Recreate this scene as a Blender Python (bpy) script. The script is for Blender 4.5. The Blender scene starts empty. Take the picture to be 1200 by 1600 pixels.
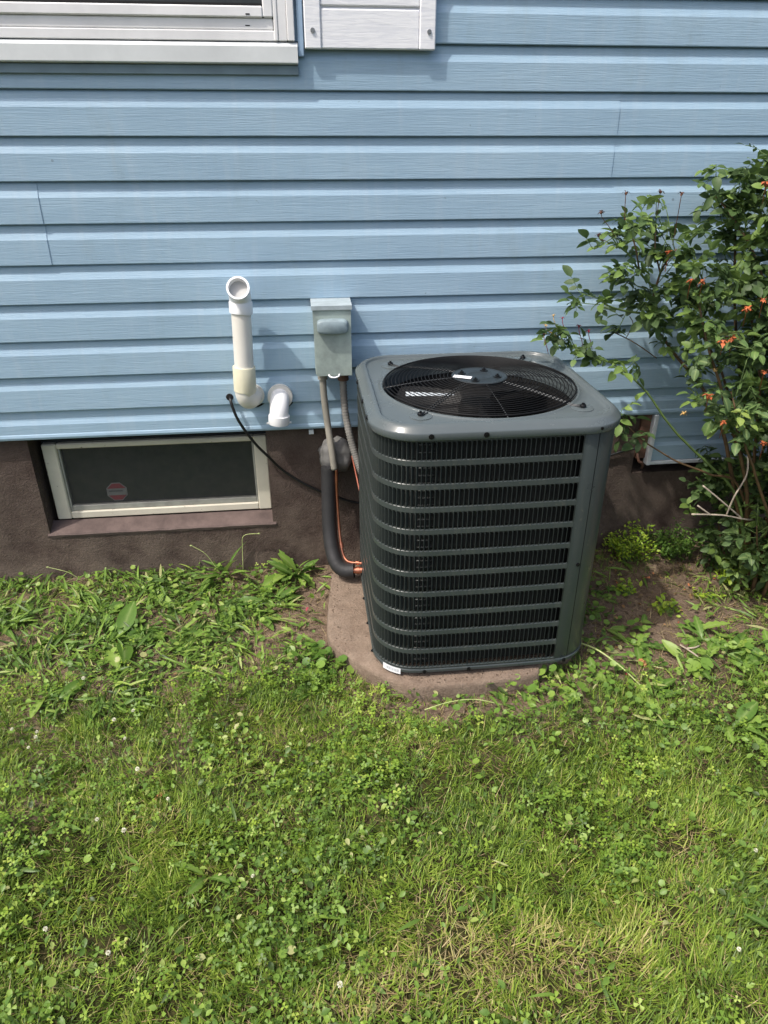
import bpy, math, random
import numpy as np
from mathutils import Vector, Matrix, noise as mnoise

random.seed(7)
rng = np.random.default_rng(11)
sc = bpy.context.scene
C = sc.collection

# ------------------------------------------------------------------ camera
cam_d = bpy.data.cameras.new('camera')
cam = bpy.data.objects.new('camera', cam_d)
C.objects.link(cam)
PITCH, YAW = 0.48916, 0.11354
cam.location = (0.0, -2.35244, 1.4914)
cam.rotation_euler = (math.pi / 2 - PITCH, 0.0, -YAW)
cam_d.sensor_fit = 'VERTICAL'
cam_d.sensor_height = 36.0
cam_d.lens = 36.0 * 1117.67 / 1600.0
cam_d.clip_start = 0.02
cam_d.clip_end = 300.0
sc.camera = cam

# ------------------------------------------------------------------ light
SUN_TRAVEL = Vector((0.55, 0.30, -1.0)).normalized()
elev = math.asin(-SUN_TRAVEL.z)
azim = math.atan2(-SUN_TRAVEL.x, -SUN_TRAVEL.y)
world = bpy.data.worlds.new('World')
sc.world = world
world.use_nodes = True
wn = world.node_tree.nodes
wl = world.node_tree.links
wn.clear()
sky = wn.new('ShaderNodeTexSky')
sky.sky_type = 'NISHITA'
sky.sun_disc = False
sky.sun_elevation = elev
sky.sun_rotation = azim
sky.air_density = 1.0
sky.dust_density = 5.0
sky.ozone_density = 1.0
bgn = wn.new('ShaderNodeBackground')
bgn.inputs['Strength'].default_value = 0.15
wo = wn.new('ShaderNodeOutputWorld')
wl.new(sky.outputs[0], bgn.inputs[0])
wl.new(bgn.outputs[0], wo.inputs[0])

sun_d = bpy.data.lights.new('sun', 'SUN')
sun_d.energy = 2.3
sun_d.angle = math.radians(1.2)
sun_d.color = (1.0, 0.95, 0.88)
sun = bpy.data.objects.new('sun', sun_d)
sun.rotation_euler = SUN_TRAVEL.to_track_quat('-Z', 'Y').to_euler()
sun.location = (-4, -4, 8)
C.objects.link(sun)

sc.view_settings.view_transform = 'Standard'
sc.view_settings.look = 'None'
sc.view_settings.exposure = 0.55
sc.view_settings.gamma = 1.0
sc.view_settings.use_curve_mapping = False


# ------------------------------------------------------------------ materials
def srgb(r, g, b):
    f = lambda c: (c / 255 / 12.92) if c / 255 <= 0.04045 else ((c / 255 + 0.055) / 1.055) ** 2.4
    return (f(r), f(g), f(b), 1.0)


def new_mat(name, col=(.5, .5, .5, 1), rough=.5, metal=0.0, spec=.5):
    m = bpy.data.materials.new(name)
    m.use_nodes = True
    nt = m.node_tree
    b = nt.nodes['Principled BSDF']
    b.inputs['Base Color'].default_value = col
    b.inputs['Roughness'].default_value = rough
    b.inputs['Metallic'].default_value = metal
    b.inputs['Specular IOR Level'].default_value = spec
    return m, nt, b


def coords(nt, scale=(1, 1, 1)):
    g = nt.nodes.new('ShaderNodeNewGeometry')
    mp = nt.nodes.new('ShaderNodeMapping')
    mp.inputs['Scale'].default_value = scale
    nt.links.new(g.outputs['Position'], mp.inputs['Vector'])
    return mp.outputs[0]


def noise_tex(nt, vec, scale=5, detail=4, rough=.55, dist=0.0):
    n = nt.nodes.new('ShaderNodeTexNoise')
    n.inputs['Scale'].default_value = scale
    n.inputs['Detail'].default_value = detail
    n.inputs['Roughness'].default_value = rough
    n.inputs['Distortion'].default_value = dist
    nt.links.new(vec, n.inputs['Vector'])
    return n.outputs['Fac']


def ramp(nt, fac, stops):
    r = nt.nodes.new('ShaderNodeValToRGB')
    e = r.color_ramp.elements
    e[0].position, e[0].color = stops[0]
    e[1].position, e[1].color = stops[-1]
    for p, c in stops[1:-1]:
        k = e.new(p)
        k.color = c
    nt.links.new(fac, r.inputs['Fac'])
    return r.outputs['Color']


def mixc(nt, fac, a, b):
    m = nt.nodes.new('ShaderNodeMix')
    m.data_type = 'RGBA'
    if isinstance(fac, float):
        m.inputs[0].default_value = fac
    else:
        nt.links.new(fac, m.inputs[0])
    for i, v in ((6, a), (7, b)):
        if isinstance(v, tuple):
            m.inputs[i].default_value = v
        else:
            nt.links.new(v, m.inputs[i])
    return m.outputs[2]


def math_n(nt, op, a, b=0.0):
    m = nt.nodes.new('ShaderNodeMath')
    m.operation = op
    for i, v in ((0, a), (1, b)):
        if isinstance(v, (int, float)):
            m.inputs[i].default_value = v
        else:
            nt.links.new(v, m.inputs[i])
    return m.outputs[0]


def bump(nt, b, h, strength=.3, dist=.002):
    bn = nt.nodes.new('ShaderNodeBump')
    bn.inputs['Strength'].default_value = strength
    bn.inputs['Distance'].default_value = dist
    nt.links.new(h, bn.inputs['Height'])
    nt.links.new(bn.outputs[0], b.inputs['Normal'])


G0, G1 = (0, 0, 0, 1), (1, 1, 1, 1)


def mat_siding():
    m, nt, b = new_mat('blue_vinyl', rough=.5, spec=.35)
    v = coords(nt, (5.0, 1.0, 160.0))
    g = noise_tex(nt, v, 1.6, 3, .6, 1.2)
    v3 = coords(nt, (1.1, 1, 4.0))
    st = noise_tex(nt, v3, 2.2, 5, .6)
    v4 = coords(nt, (1, 1, 1))
    fine = noise_tex(nt, v4, 90, 2, .5)
    spk = noise_tex(nt, coords(nt, (1, 1, 1)), 38, 2, .5)
    c1 = ramp(nt, st, [(.25, srgb(144, 172, 193)), (.5, srgb(151, 179, 199)), (.75, srgb(159, 185, 203))])
    c2 = mixc(nt, .12, c1, ramp(nt, g, [(.35, srgb(114, 138, 154)), (.65, srgb(180, 199, 210))]))
    dirt = ramp(nt, spk, [(.76, G0), (.80, G1)])
    c3 = mixc(nt, math_n(nt, 'MULTIPLY', dirt, .5), c2, srgb(95, 105, 110))
    stv = noise_tex(nt, coords(nt, (9, 1, .9)), 3.0, 4, .6)
    chalk = ramp(nt, stv, [(.52, G0), (.72, G1)])
    c3 = mixc(nt, math_n(nt, 'MULTIPLY', chalk, .16), c3, srgb(188, 198, 204))
    grime = ramp(nt, noise_tex(nt, coords(nt, (3.5, 1, 1.3)), 2.4, 6, .68), [(.55, G0), (.74, G1)])
    c3 = mixc(nt, math_n(nt, 'MULTIPLY', grime, .22), c3, srgb(126, 140, 138))
    nt.links.new(c3, b.inputs['Base Color'])
    h = math_n(nt, 'ADD', g, math_n(nt, 'MULTIPLY', fine, .15))
    bump(nt, b, h, .65, .0016)
    return m


def mat_foundation():
    m, nt, b = new_mat('painted_concrete', rough=.85, spec=.2)
    v = coords(nt)
    big = noise_tex(nt, v, 1.7, 5, .6)
    mid = noise_tex(nt, v, 9, 6, .65)
    fine = noise_tex(nt, v, 160, 4, .7)
    base = ramp(nt, big, [(.30, srgb(72, 57, 53)), (.48, srgb(82, 70, 64)), (.66, srgb(98, 88, 80))])
    base = mixc(nt, .45, base, ramp(nt, mid, [(.35, srgb(60, 48, 44)), (.68, srgb(106, 95, 87))]))
    flake = ramp(nt, noise_tex(nt, v, 60, 6, .75), [(.66, G0), (.72, G1)])
    base = mixc(nt, math_n(nt, 'MULTIPLY', flake, .45), base, srgb(165, 152, 144))
    # splashed soil near the ground
    sep = nt.nodes.new('ShaderNodeSeparateXYZ')
    nt.links.new(v, sep.inputs[0])
    mr = nt.nodes.new('ShaderNodeMapRange')
    mr.inputs['From Min'].default_value = .30
    mr.inputs['From Max'].default_value = 0.0
    nt.links.new(sep.outputs['Z'], mr.inputs['Value'])
    sp = math_n(nt, 'MULTIPLY', mr.outputs[0], ramp(nt, mid, [(.35, G0), (.6, G1)]))
    base = mixc(nt, math_n(nt, 'MULTIPLY', sp, .6), base, srgb(128, 114, 102))
    nt.links.new(base, b.inputs['Base Color'])
    bump(nt, b, math_n(nt, 'ADD', fine, math_n(nt, 'MULTIPLY', mid, 1.2)), .95, .006)
    return m


def mat_paint_white(name, base=(225, 226, 224), chip=None, chip_thr=.66, rough=.45, streak=True):
    m, nt, b = new_mat(name, srgb(*base), rough, spec=.4)
    v = coords(nt)
    n = noise_tex(nt, v, 7, 5, .6)
    d = tuple(int(c * .9) for c in base)
    c = ramp(nt, n, [(.3, srgb(*base)), (.75, srgb(*d))])
    if chip:
        k = ramp(nt, noise_tex(nt, v, 42, 6, .72), [(chip_thr, G0), (chip_thr + .03, G1)])
        c = mixc(nt, k, c, srgb(*chip))
    nt.links.new(c, b.inputs['Base Color'])
    bump(nt, b, noise_tex(nt, v, 120, 3, .6), .12, .001)
    return m


def mat_woodgrain_white():
    m, nt, b = new_mat('white_shutter_vinyl', srgb(226, 228, 232), .5, spec=.4)
    g = noise_tex(nt, coords(nt, (8, 1, 90)), 1.3, 3, .6, 1.6)
    nt.links.new(ramp(nt, g, [(.3, srgb(222, 224, 230)), (.6, srgb(240, 241, 243))]), b.inputs['Base Color'])
    bump(nt, b, g, .4, .0015)
    return m


def mat_metal_paint(name='dark_green_grey_paint', lo=(56, 63, 63), hi=(62, 69, 69), r0=.26, r1=.42, dust=.25):
    m, nt, b = new_mat(name, srgb(*lo), .33, spec=.5)
    v = coords(nt)
    n = noise_tex(nt, v, 6, 5, .6)
    scr = ramp(nt, noise_tex(nt, coords(nt, (1, 1, 2.5)), 30, 6, .75), [(.72, G0), (.78, G1)])
    c = ramp(nt, n, [(.3, srgb(*lo)), (.7, srgb(*hi))])
    c = mixc(nt, math_n(nt, 'MULTIPLY', scr, .14), c, srgb(120, 125, 120))
    # rain streaks and settled dust
    stk = ramp(nt, noise_tex(nt, coords(nt, (26, 26, 1.2)), 1.8, 4, .62), [(.5, G0), (.75, G1)])
    c = mixc(nt, math_n(nt, 'MULTIPLY', stk, dust * .5), c, srgb(118, 116, 104))
    spt = ramp(nt, noise_tex(nt, v, 75, 5, .7), [(.60, G0), (.72, G1)])
    c = mixc(nt, math_n(nt, 'MULTIPLY', spt, dust), c, srgb(128, 122, 106))
    nt.links.new(c, b.inputs['Base Color'])
    nt.links.new(ramp(nt, noise_tex(nt, v, 14, 5, .65), [(.3, (r0, r0, r0, 1)), (.75, (r1, r1, r1, 1))]), b.inputs['Roughness'])
    bump(nt, b, noise_tex(nt, v, 260, 2, .5), .06, .0006)
    return m


def mat_simple(name, rgb, rough=.5, metal=0.0, var=.12, scale=12, bmp=.1, spec=.5):
    m, nt, b = new_mat(name, srgb(*rgb), rough, metal, spec)
    v = coords(nt)
    lo = tuple(max(0, int(c * (1 - var))) for c in rgb)
    hi = tuple(min(255, int(c * (1 + var))) for c in rgb)
    nt.links.new(ramp(nt, noise_tex(nt, v, scale, 5, .62), [(.3, srgb(*lo)), (.7, srgb(*hi))]), b.inputs['Base Color'])
    if bmp:
        bump(nt, b, noise_tex(nt, v, scale * 14, 3, .6), bmp, .001)
    return m


def mat_concrete_pad():
    m, nt, b = new_mat('stained_concrete', rough=.9, spec=.2)
    v = coords(nt)
    a = noise_tex(nt, v, 4.5, 5, .62)
    f = noise_tex(nt, v, 150, 4, .7)
    g = noise_tex(nt, v, 22, 5, .7)
    c = ramp(nt, a, [(.30, srgb(108, 92, 79)), (.5, srgb(134, 116, 101)), (.70, srgb(150, 135, 120))])
    c = mixc(nt, .4, c, ramp(nt, g, [(.3, srgb(80, 66, 56)), (.7, srgb(164, 147, 131))]))
    c = mixc(nt, .3, c, ramp(nt, f, [(.35, srgb(70, 58, 49)), (.7, srgb(152, 136, 120))]))
    nt.links.new(c, b.inputs['Base Color'])
    bump(nt, b, math_n(nt, 'ADD', f, g), .9, .005)
    return m


def mat_soil():
    m, nt, b = new_mat('garden_soil', rough=.95, spec=.15)
    v = coords(nt)
    a = noise_tex(nt, v, 3.2, 5, .6)
    f = noise_tex(nt, v, 70, 6, .72)
    g = noise_tex(nt, v, 18, 6, .7)
    soil = ramp(nt, f, [(.28, srgb(74, 62, 51)), (.5, srgb(116, 100, 85)), (.72, srgb(156, 137, 118))])
    soil = mixc(nt, .4, soil, ramp(nt, g, [(.3, srgb(78, 64, 54)), (.7, srgb(146, 127, 109))]))
    thatch = ramp(nt, f, [(.3, srgb(34, 36, 18)), (.6, srgb(70, 68, 38)), (.75, srgb(104, 96, 60))])  # lawn floor thatch, darkened: shade between the blades put into the colour
    sep = nt.nodes.new('ShaderNodeSeparateXYZ')
    nt.links.new(v, sep.inputs[0])
    mr = nt.nodes.new('ShaderNodeMapRange')
    mr.inputs['From Min'].default_value = -.70
    mr.inputs['From Max'].default_value = -1.1
    nt.links.new(math_n(nt, 'ADD', sep.outputs['Y'], math_n(nt, 'MULTIPLY', math_n(nt, 'SUBTRACT', a, .5), 1.2)), mr.inputs['Value'])
    nt.links.new(mixc(nt, mr.outputs[0], soil, thatch), b.inputs['Base Color'])
    bump(nt, b, math_n(nt, 'ADD', f, g), .9, .012)
    return m


def mat_leaf(name, stops, rough=.5, trans=.3, obj_random=False, spec=.35):
    """plant material; per-face 'tint' attribute (0..1) or object random picks the leaf's own colour"""
    m, nt, b = new_mat(name, rough=rough, spec=spec)
    if obj_random:
        oi = nt.nodes.new('ShaderNodeObjectInfo')
        fac = oi.outputs['Random']
    else:
        at = nt.nodes.new('ShaderNodeAttribute')
        at.attribute_name = 'tint'
        fac = at.outputs['Fac']
    c = ramp(nt, fac, stops)
    n = noise_tex(nt, coords(nt), 130, 3, .6)
    if obj_random:
        rb = nt.nodes.new('ShaderNodeAttribute')
        rb.attribute_name = 'rib'
        rib = math_n(nt, 'POWER', rb.outputs['Fac'], 5.0)
        c = mixc(nt, math_n(nt, 'MULTIPLY', rib, .55), c, srgb(170, 190, 120))
        spot = ramp(nt, noise_tex(nt, coords(nt), 85, 4, .7), [(.68, G0), (.72, G1)])
        c = mixc(nt, math_n(nt, 'MULTIPLY', spot, .6), c, srgb(122, 96, 50))
    c = mixc(nt, .22, c, mixc(nt, n, (.02, .03, .01, 1), (.30, .34, .12, 1)))
    nt.links.new(c, b.inputs['Base Color'])
    if trans > 0:
        tr = nt.nodes.new('ShaderNodeBsdfTranslucent')
        nt.links.new(c, tr.inputs['Color'])
        mx = nt.nodes.new('ShaderNodeMixShader')
        mx.inputs[0].default_value = trans
        nt.links.new(b.outputs[0], mx.inputs[1])
        nt.links.new(tr.outputs[0], mx.inputs[2])
        nt.links.new(mx.outputs[0], nt.nodes['Material Output'].inputs['Surface'])
    return m


M = {}
M['siding'] = mat_siding()
M['foundation'] = mat_foundation()
M['sill_paint'] = mat_simple('mauve_sill_paint', (98, 85, 81), .85, var=.16, scale=14, bmp=.5, spec=.2)
M['oldwhite'] = mat_paint_white('peeling_white_paint', (214, 208, 190), chip=(122, 106, 92), chip_thr=.63, rough=.6)
M['white'] = mat_paint_white('white_vinyl', (240, 240, 240), rough=.4)
M['sillwhite'] = mat_paint_white('weathered_white_sill', (222, 226, 226), chip=(110, 108, 104), chip_thr=.755, rough=.55)
M['shutter'] = mat_woodgrain_white()
M['pvc'] = mat_simple('aged_white_pvc', (222, 219, 210), .38, var=.03, scale=5, bmp=.03)
M['pvc_yellow'] = mat_simple('yellowed_pvc', (214, 210, 184), .4, var=.04, scale=6, bmp=.03)
M['pvc_new'] = mat_simple('bright_white_pvc', (236, 237, 238), .35, var=.02, scale=5, bmp=.02)
M['pvc_in'] = mat_simple('pvc_bore', (170, 170, 168), .6, var=.05, scale=6, bmp=0)
M['ac'] = mat_metal_paint()
M['ac_cap'] = mat_metal_paint('sky_lightened_cap_paint', (82, 90, 92), (87, 95, 97), .22, .30, .05)  # casing paint, paler: fading plus sky reflection put into the colour
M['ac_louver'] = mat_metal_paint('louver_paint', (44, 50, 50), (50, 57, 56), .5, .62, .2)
M['ac_plate'] = mat_simple('dark_slate_plate', (38, 44, 47), .38, var=.08, scale=20, bmp=.03)
M['ac_black'] = mat_simple('black_coated_wire', (12, 12, 13), .6, var=.1, scale=20, bmp=0, spec=.25)
M['spoke'] = mat_simple('dark_grey_wire', (58, 60, 62), .4, var=.1, scale=20, bmp=0)
M['dim_tube'] = mat_simple('dull_tube_ends', (84, 86, 84), .5, metal=.3, var=.15, scale=40, bmp=0)
M['fan_dark'] = mat_simple('dark_fan_blade', (13, 13, 14), .6, var=.15, scale=20, bmp=0)
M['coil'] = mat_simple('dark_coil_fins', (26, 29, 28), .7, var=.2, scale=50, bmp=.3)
M['alu'] = mat_simple('aluminium', (150, 152, 152), .38, metal=.8, var=.06, scale=20, bmp=.04)
M['screw'] = mat_simple('dark_screw', (32, 33, 34), .35, metal=.6, var=.1, scale=30, bmp=0)
M['box'] = mat_simple('pale_grey_green_enamel', (150, 163, 157), .55, var=.12, scale=16, bmp=.08)
M['boxtop'] = mat_simple('pale_hood_enamel', (158, 170, 174), .6, var=.07, scale=40, bmp=.1)  # hood slightly paler and bluer than the box body
M['bulge'] = mat_simple('blue_grey_enamel', (132, 148, 154), .5, var=.09, scale=30, bmp=.08)
M['conduit'] = mat_simple('grey_conduit', (142, 138, 128), .6, var=.1, scale=20, bmp=.15)
M['putty'] = mat_simple('duct_seal_putty', (104, 103, 101), .7, var=.15, scale=18, bmp=.3)
M['flex'] = mat_simple('dark_grey_flex', (118, 116, 112), .6, var=.12, scale=20, bmp=.1)
M['foam'] = mat_simple('black_foam_insulation', (38, 38, 40), .62, var=.12, scale=20, bmp=.25)
M['copper'] = mat_simple('copper_tube', (184, 122, 98), .34, metal=.9, var=.1, scale=20, bmp=.05)
M['wire_pink'] = mat_simple('orange_wire', (172, 100, 80), .45, var=.05, scale=20, bmp=0)
M['cable'] = mat_simple('black_cable', (22, 22, 24), .4, var=.1, scale=20, bmp=0)
M['rubber'] = mat_simple('black_hole_sealant', (15, 15, 16), .8, var=.1, scale=20, bmp=0)
M['sticker'] = mat_simple('white_sticker', (232, 234, 238), .5, var=.03, scale=30, bmp=0)
M['print'] = mat_simple('grey_print', (176, 178, 186), .6, var=.1, scale=60, bmp=0)
M['red'] = mat_simple('faded_red_vinyl', (134, 58, 66), .6, var=.08, scale=30, bmp=0)
M['offwhite'] = mat_simple('faded_white_vinyl', (128, 130, 128), .6, var=.05, scale=30, bmp=0)
M['darkprint'] = mat_simple('dark_print', (70, 74, 76), .6, var=.1, scale=60, bmp=0)
M['greyrail'] = mat_simple('grey_sash_rail', (150, 150, 142), .6, var=.08, scale=30, bmp=.05)
M['brown'] = mat_simple('rusty_brown_metal', (92, 66, 54), .7, var=.2, scale=25, bmp=.2)
M['pad'] = mat_concrete_pad()
M['soil'] = mat_soil()
M['jgrey'] = mat_simple('pale_grey_channel', (196, 204, 210), .5, var=.05, scale=20, bmp=.03)
M['bluetrim'] = mat_simple('blue_trim', (150, 176, 200), .5, var=.05, scale=8, bmp=.05)
M['underblue'] = mat_simple('weathered_blue_board', (112, 132, 142), .6, var=.08, scale=8, bmp=.1)


def mat_pane():
    m, nt, b = new_mat('dusty_dark_glass', srgb(48, 52, 53), .18, spec=.5)
    n = noise_tex(nt, coords(nt), 20, 6, .7)
    nt.links.new(ramp(nt, n, [(.35, srgb(40, 46, 48)), (.75, srgb(62, 64, 62))]), b.inputs['Base Color'])
    return m


def mat_screen():
    m, nt, b = new_mat('dusty_insect_screen', srgb(78, 78, 76), .8, spec=.1)
    v = coords(nt)
    speck = ramp(nt, noise_tex(nt, v, 240, 5, .75), [(.5, (.34, .34, .34, 1)), (.72, (.75, .75, .75, 1))])
    patch = ramp(nt, noise_tex(nt, v, 6, 4, .6), [(.3, (.75, .75, .75, 1)), (.7, (1, 1, 1, 1))])
    fac = math_n(nt, 'MULTIPLY', speck, patch)
    tr = nt.nodes.new('ShaderNodeBsdfTransparent')
    mx = nt.nodes.new('ShaderNodeMixShader')
    nt.links.new(fac, mx.inputs[0])
    nt.links.new(tr.outputs[0], mx.inputs[1])
    nt.links.new(b.outputs[0], mx.inputs[2])
    nt.links.new(mx.outputs[0], nt.nodes['Material Output'].inputs['Surface'])
    return m


M['pane'] = mat_pane()
M['screen'] = mat_screen()

M['grass'] = mat_leaf('lawn_grass_blades', [(0.0, srgb(56, 86, 24)), (.3, srgb(98, 130, 38)), (.6, srgb(138, 168, 54)), (.88, srgb(170, 186, 78)), (1.0, srgb(200, 188, 124))], .45, .3)
M['straw'] = mat_leaf('dry_straw', [(0.0, srgb(112, 90, 62)), (.5, srgb(160, 136, 98)), (1.0, srgb(196, 176, 136))], .7, .15)
M['litter'] = mat_leaf('dead_leaf_litter', [(0.0, srgb(72, 52, 40)), (.5, srgb(118, 86, 62)), (.85, srgb(160, 116, 78)), (1.0, srgb(182, 92, 66))], .7, .1)
M['clover'] = mat_leaf('clover_leaves', [(0.0, srgb(62, 98, 32)), (.45, srgb(108, 146, 44)), (.8, srgb(156, 184, 64)), (1.0, srgb(186, 204, 92))], .45, .3)
M['weed'] = mat_leaf('weed_leaves', [(0.0, srgb(48, 76, 32)), (.35, srgb(86, 124, 48)), (.7, srgb(130, 166, 66)), (.9, srgb(160, 184, 88)), (1.0, srgb(184, 186, 128))], .42, .3)
M['weed_obj'] = mat_leaf('broad_weed_leaf', [(0.0, srgb(74, 116, 42)), (.5, srgb(108, 150, 56)), (1.0, srgb(146, 176, 78))], .4, .3, True)
M['box_green'] = mat_leaf('yellow_green_leaves', [(0.0, srgb(104, 142, 34)), (.5, srgb(152, 186, 46)), (1.0, srgb(196, 214, 80))], .45, .3)
M['dark_green'] = mat_leaf('dark_green_leaves', [(0.0, srgb(54, 92, 34)), (.5, srgb(78, 120, 42)), (1.0, srgb(110, 146, 58))], .45, .3)
M['rose'] = mat_leaf('rose_leaves', [(0.0, srgb(60, 90, 54)), (.4, srgb(84, 118, 68)), (.8, srgb(112, 148, 78)), (1.0, srgb(160, 178, 84))], .52, .3, True, .35)
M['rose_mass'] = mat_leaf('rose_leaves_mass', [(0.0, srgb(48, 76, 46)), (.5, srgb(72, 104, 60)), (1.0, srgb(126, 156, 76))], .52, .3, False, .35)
M['cane'] = mat_simple('rose_cane_bark', (92, 72, 50), .6, var=.25, scale=30, bmp=.2)
M['cane_green'] = mat_simple('green_cane', (94, 116, 62), .5, var=.15, scale=30, bmp=.1)
M['deadwood'] = mat_simple('dead_grey_twig', (168, 156, 140), .8, var=.15, scale=40, bmp=.2)
M['dry_bloom'] = mat_simple('withered_orange_petals', (164, 88, 50), .6, var=.2, scale=60, bmp=.1)
M['tan_bloom'] = mat_simple('withered_tan_petals', (198, 164, 104), .7, var=.18, scale=60, bmp=.1)
M['red_bloom'] = mat_simple('crimson_petals', (140, 34, 58), .55, var=.2, scale=60, bmp=.1)
M['hip'] = mat_simple('brown_rose_hip', (82, 50, 36), .5, var=.2, scale=60, bmp=.1)
M['clover_bloom'] = mat_simple('white_clover_petals', (214, 212, 190), .7, var=.06, scale=60, bmp=0)
M['dead_leaf'] = mat_simple('fallen_brown_leaf', (176, 112, 76), .7, var=.2, scale=50, bmp=.2)
M['stalk'] = mat_simple('pale_green_stalk', (164, 176, 112), .5, var=.1, scale=40, bmp=.1)


# ------------------------------------------------------------------ mesh helpers
ORIGIN = {}


class MB:
    def __init__(self):
        self.v, self.f, self.t = [], [], []

    def add(self, verts, faces, tint=None):
        o = len(self.v)
        self.v += [tuple(p) for p in verts]
        self.f += [tuple(i + o for i in f) for f in faces]
        if tint is not None:
            self.t += [tint] * len(verts)

    def box(self, x0, x1, y0, y1, z0, z1, bev=0.0):
        if bev <= 0:
            v = [(x, y, z) for x in (x0, x1) for y in (y0, y1) for z in (z0, z1)]
            f = [(0, 1, 3, 2), (4, 6, 7, 5), (0, 4, 5, 1), (2, 3, 7, 6), (0, 2, 6, 4), (1, 5, 7, 3)]
            self.add(v, f)
            return
        b = min(bev, (x1 - x0) * .45, (y1 - y0) * .45, (z1 - z0) * .45)
        # three nested slabs -> chamfered box hull
        xs = (x0, x0 + b, x1 - b, x1)
        ys = (y0, y0 + b, y1 - b, y1)
        zs = (z0, z0 + b, z1 - b, z1)
        idx = {}
        v = []

        def P(i, j, k):
            key = (i, j, k)
            if key not in idx:
                idx[key] = len(v)
                v.append((xs[i], ys[j], zs[k]))
            return idx[key]
        f = []
        for s in (0, 3):
            q = [P(s, 1, 1), P(s, 2, 1), P(s, 2, 2), P(s, 1, 2)]
            f.append(tuple(q if s == 3 else q[::-1]))
            q = [P(1, s, 1), P(2, s, 1), P(2, s, 2), P(1, s, 2)]
            f.append(tuple(q if s == 0 else q[::-1]))
            q = [P(1, 1, s), P(2, 1, s), P(2, 2, s), P(1, 2, s)]
            f.append(tuple(q if s == 3 else q[::-1]))
        for a in (0, 3):
            for c in (0, 3):
                ia, ic = (1 if a == 0 else 2), (1 if c == 0 else 2)
                f.append((P(a, ic, 1), P(a, ic, 2), P(ia, c, 2), P(ia, c, 1)))
                f.append((P(a, 1, ic), P(a, 2, ic), P(ia, 2, c), P(ia, 1, c)))
                f.append((P(1, a, ic), P(2, a, ic), P(2, ia, c), P(1, ia, c)))
                for e in (0, 3):
                    ie = 1 if e == 0 else 2
                    f.append((P(a, ic, ie), P(ia, c, ie), P(ia, ic, e)))
        self.add(v, f)

    def tube(self, path, radii, n=10, cap=True, tint=None):
        P = [Vector(p) for p in path]
        if isinstance(radii, (int, float)):
            radii = [radii] * len(P)
        rings = []
        up = Vector((0, 0, 1))
        t0 = (P[1] - P[0]).normalized()
        a = t0.cross(up)
        if a.length < .05:
            a = t0.cross(Vector((1, 0, 0)))
        a.normalize()
        verts = []
        for i, p in enumerate(P):
            t = (P[min(i + 1, len(P) - 1)] - P[max(i - 1, 0)]).normalized()
            a = (a - t * a.dot(t)).normalized()
            b = t.cross(a)
            for k in range(n):
                an = 2 * math.pi * k / n
                verts.append(p + (a * math.cos(an) + b * math.sin(an)) * radii[i])
        faces = []
        for i in range(len(P) - 1):
            for k in range(n):
                k2 = (k + 1) % n
                faces.append((i * n + k, i * n + k2, (i + 1) * n + k2, (i + 1) * n + k))
        if cap:
            faces.append(tuple(range(n))[::-1])
            faces.append(tuple((len(P) - 1) * n + k for k in range(n)))
        self.add(verts, faces, tint)

    def pipe(self, path, ro, ri, n=28):
        """open hollow pipe: outer skin, inner skin, end annuli"""
        a, b = MB(), MB()
        a.tube(path, ro, n, False)
        b.tube(path, ri, n, False)
        o = len(a.v)
        f = a.f + [tuple(i + o for i in q[::-1]) for q in b.f]
        L = o - n
        for k in range(n):
            k2 = (k + 1) % n
            f.append((k2, k, o + k, o + k2))
            f.append((L + k, L + k2, o + L + k2, o + L + k))
        self.add(a.v + b.v, f)

    def disc(self, c, r, h, n=16, axis='z'):
        ring = [(math.cos(2 * math.pi * k / n), math.sin(2 * math.pi * k / n)) for k in range(n)]
        out = []
        for s, rr in ((0, r), (h * .7, r), (h, r * .85)):
            for u, w in ring:
                if axis == 'z':
                    out.append((c[0] + u * rr, c[1] + w * rr, c[2] + s))
                else:
                    out.append((c[0] + u * rr, c[1] - s, c[2] + w * rr))
        f = []
        for i in range(2):
            for k in range(n):
                k2 = (k + 1) % n
                f.append((i * n + k, i * n + k2, (i + 1) * n + k2, (i + 1) * n + k))
        f.append(tuple(2 * n + k for k in range(n)))
        f.append(tuple(range(n))[::-1])
        self.add(out, f)

    def blob(self, c, r, n=10, m=7, amp=.25, fr=2.2, seed=0):
        v, f = [], []
        for i in range(m + 1):
            th = math.pi * i / m
            for k in range(n):
                ph = 2 * math.pi * k / n
                d = Vector((math.sin(th) * math.cos(ph), math.sin(th) * math.sin(ph), math.cos(th)))
                s = 1 + amp * mnoise.noise(d * fr + Vector((seed, 0, 0)))
                v.append((c[0] + d.x * r[0] * s, c[1] + d.y * r[1] * s, c[2] + d.z * r[2] * s))
        for i in range(m):
            for k in range(n):
                k2 = (k + 1) % n
                f.append((i * n + k, (i + 1) * n + k, (i + 1) * n + k2, i * n + k2))
        self.add(v, f)

    def mesh(self, name, mat, smooth=False, off=(0, 0, 0)):
        me = bpy.data.meshes.new(name)
        ox, oy, oz = off
        me.from_pydata([(x - ox, y - oy, z - oz) for x, y, z in self.v], [], self.f)
        if self.t and len(self.t) == len(self.v):
            at = me.attributes.new('tint', 'FLOAT', 'POINT')
            at.data.foreach_set('value', self.t)
        me.materials.append(M[mat])
        if smooth:
            me.polygons.foreach_set('use_smooth', [True] * len(me.polygons))
        me.update()
        return me

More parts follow.
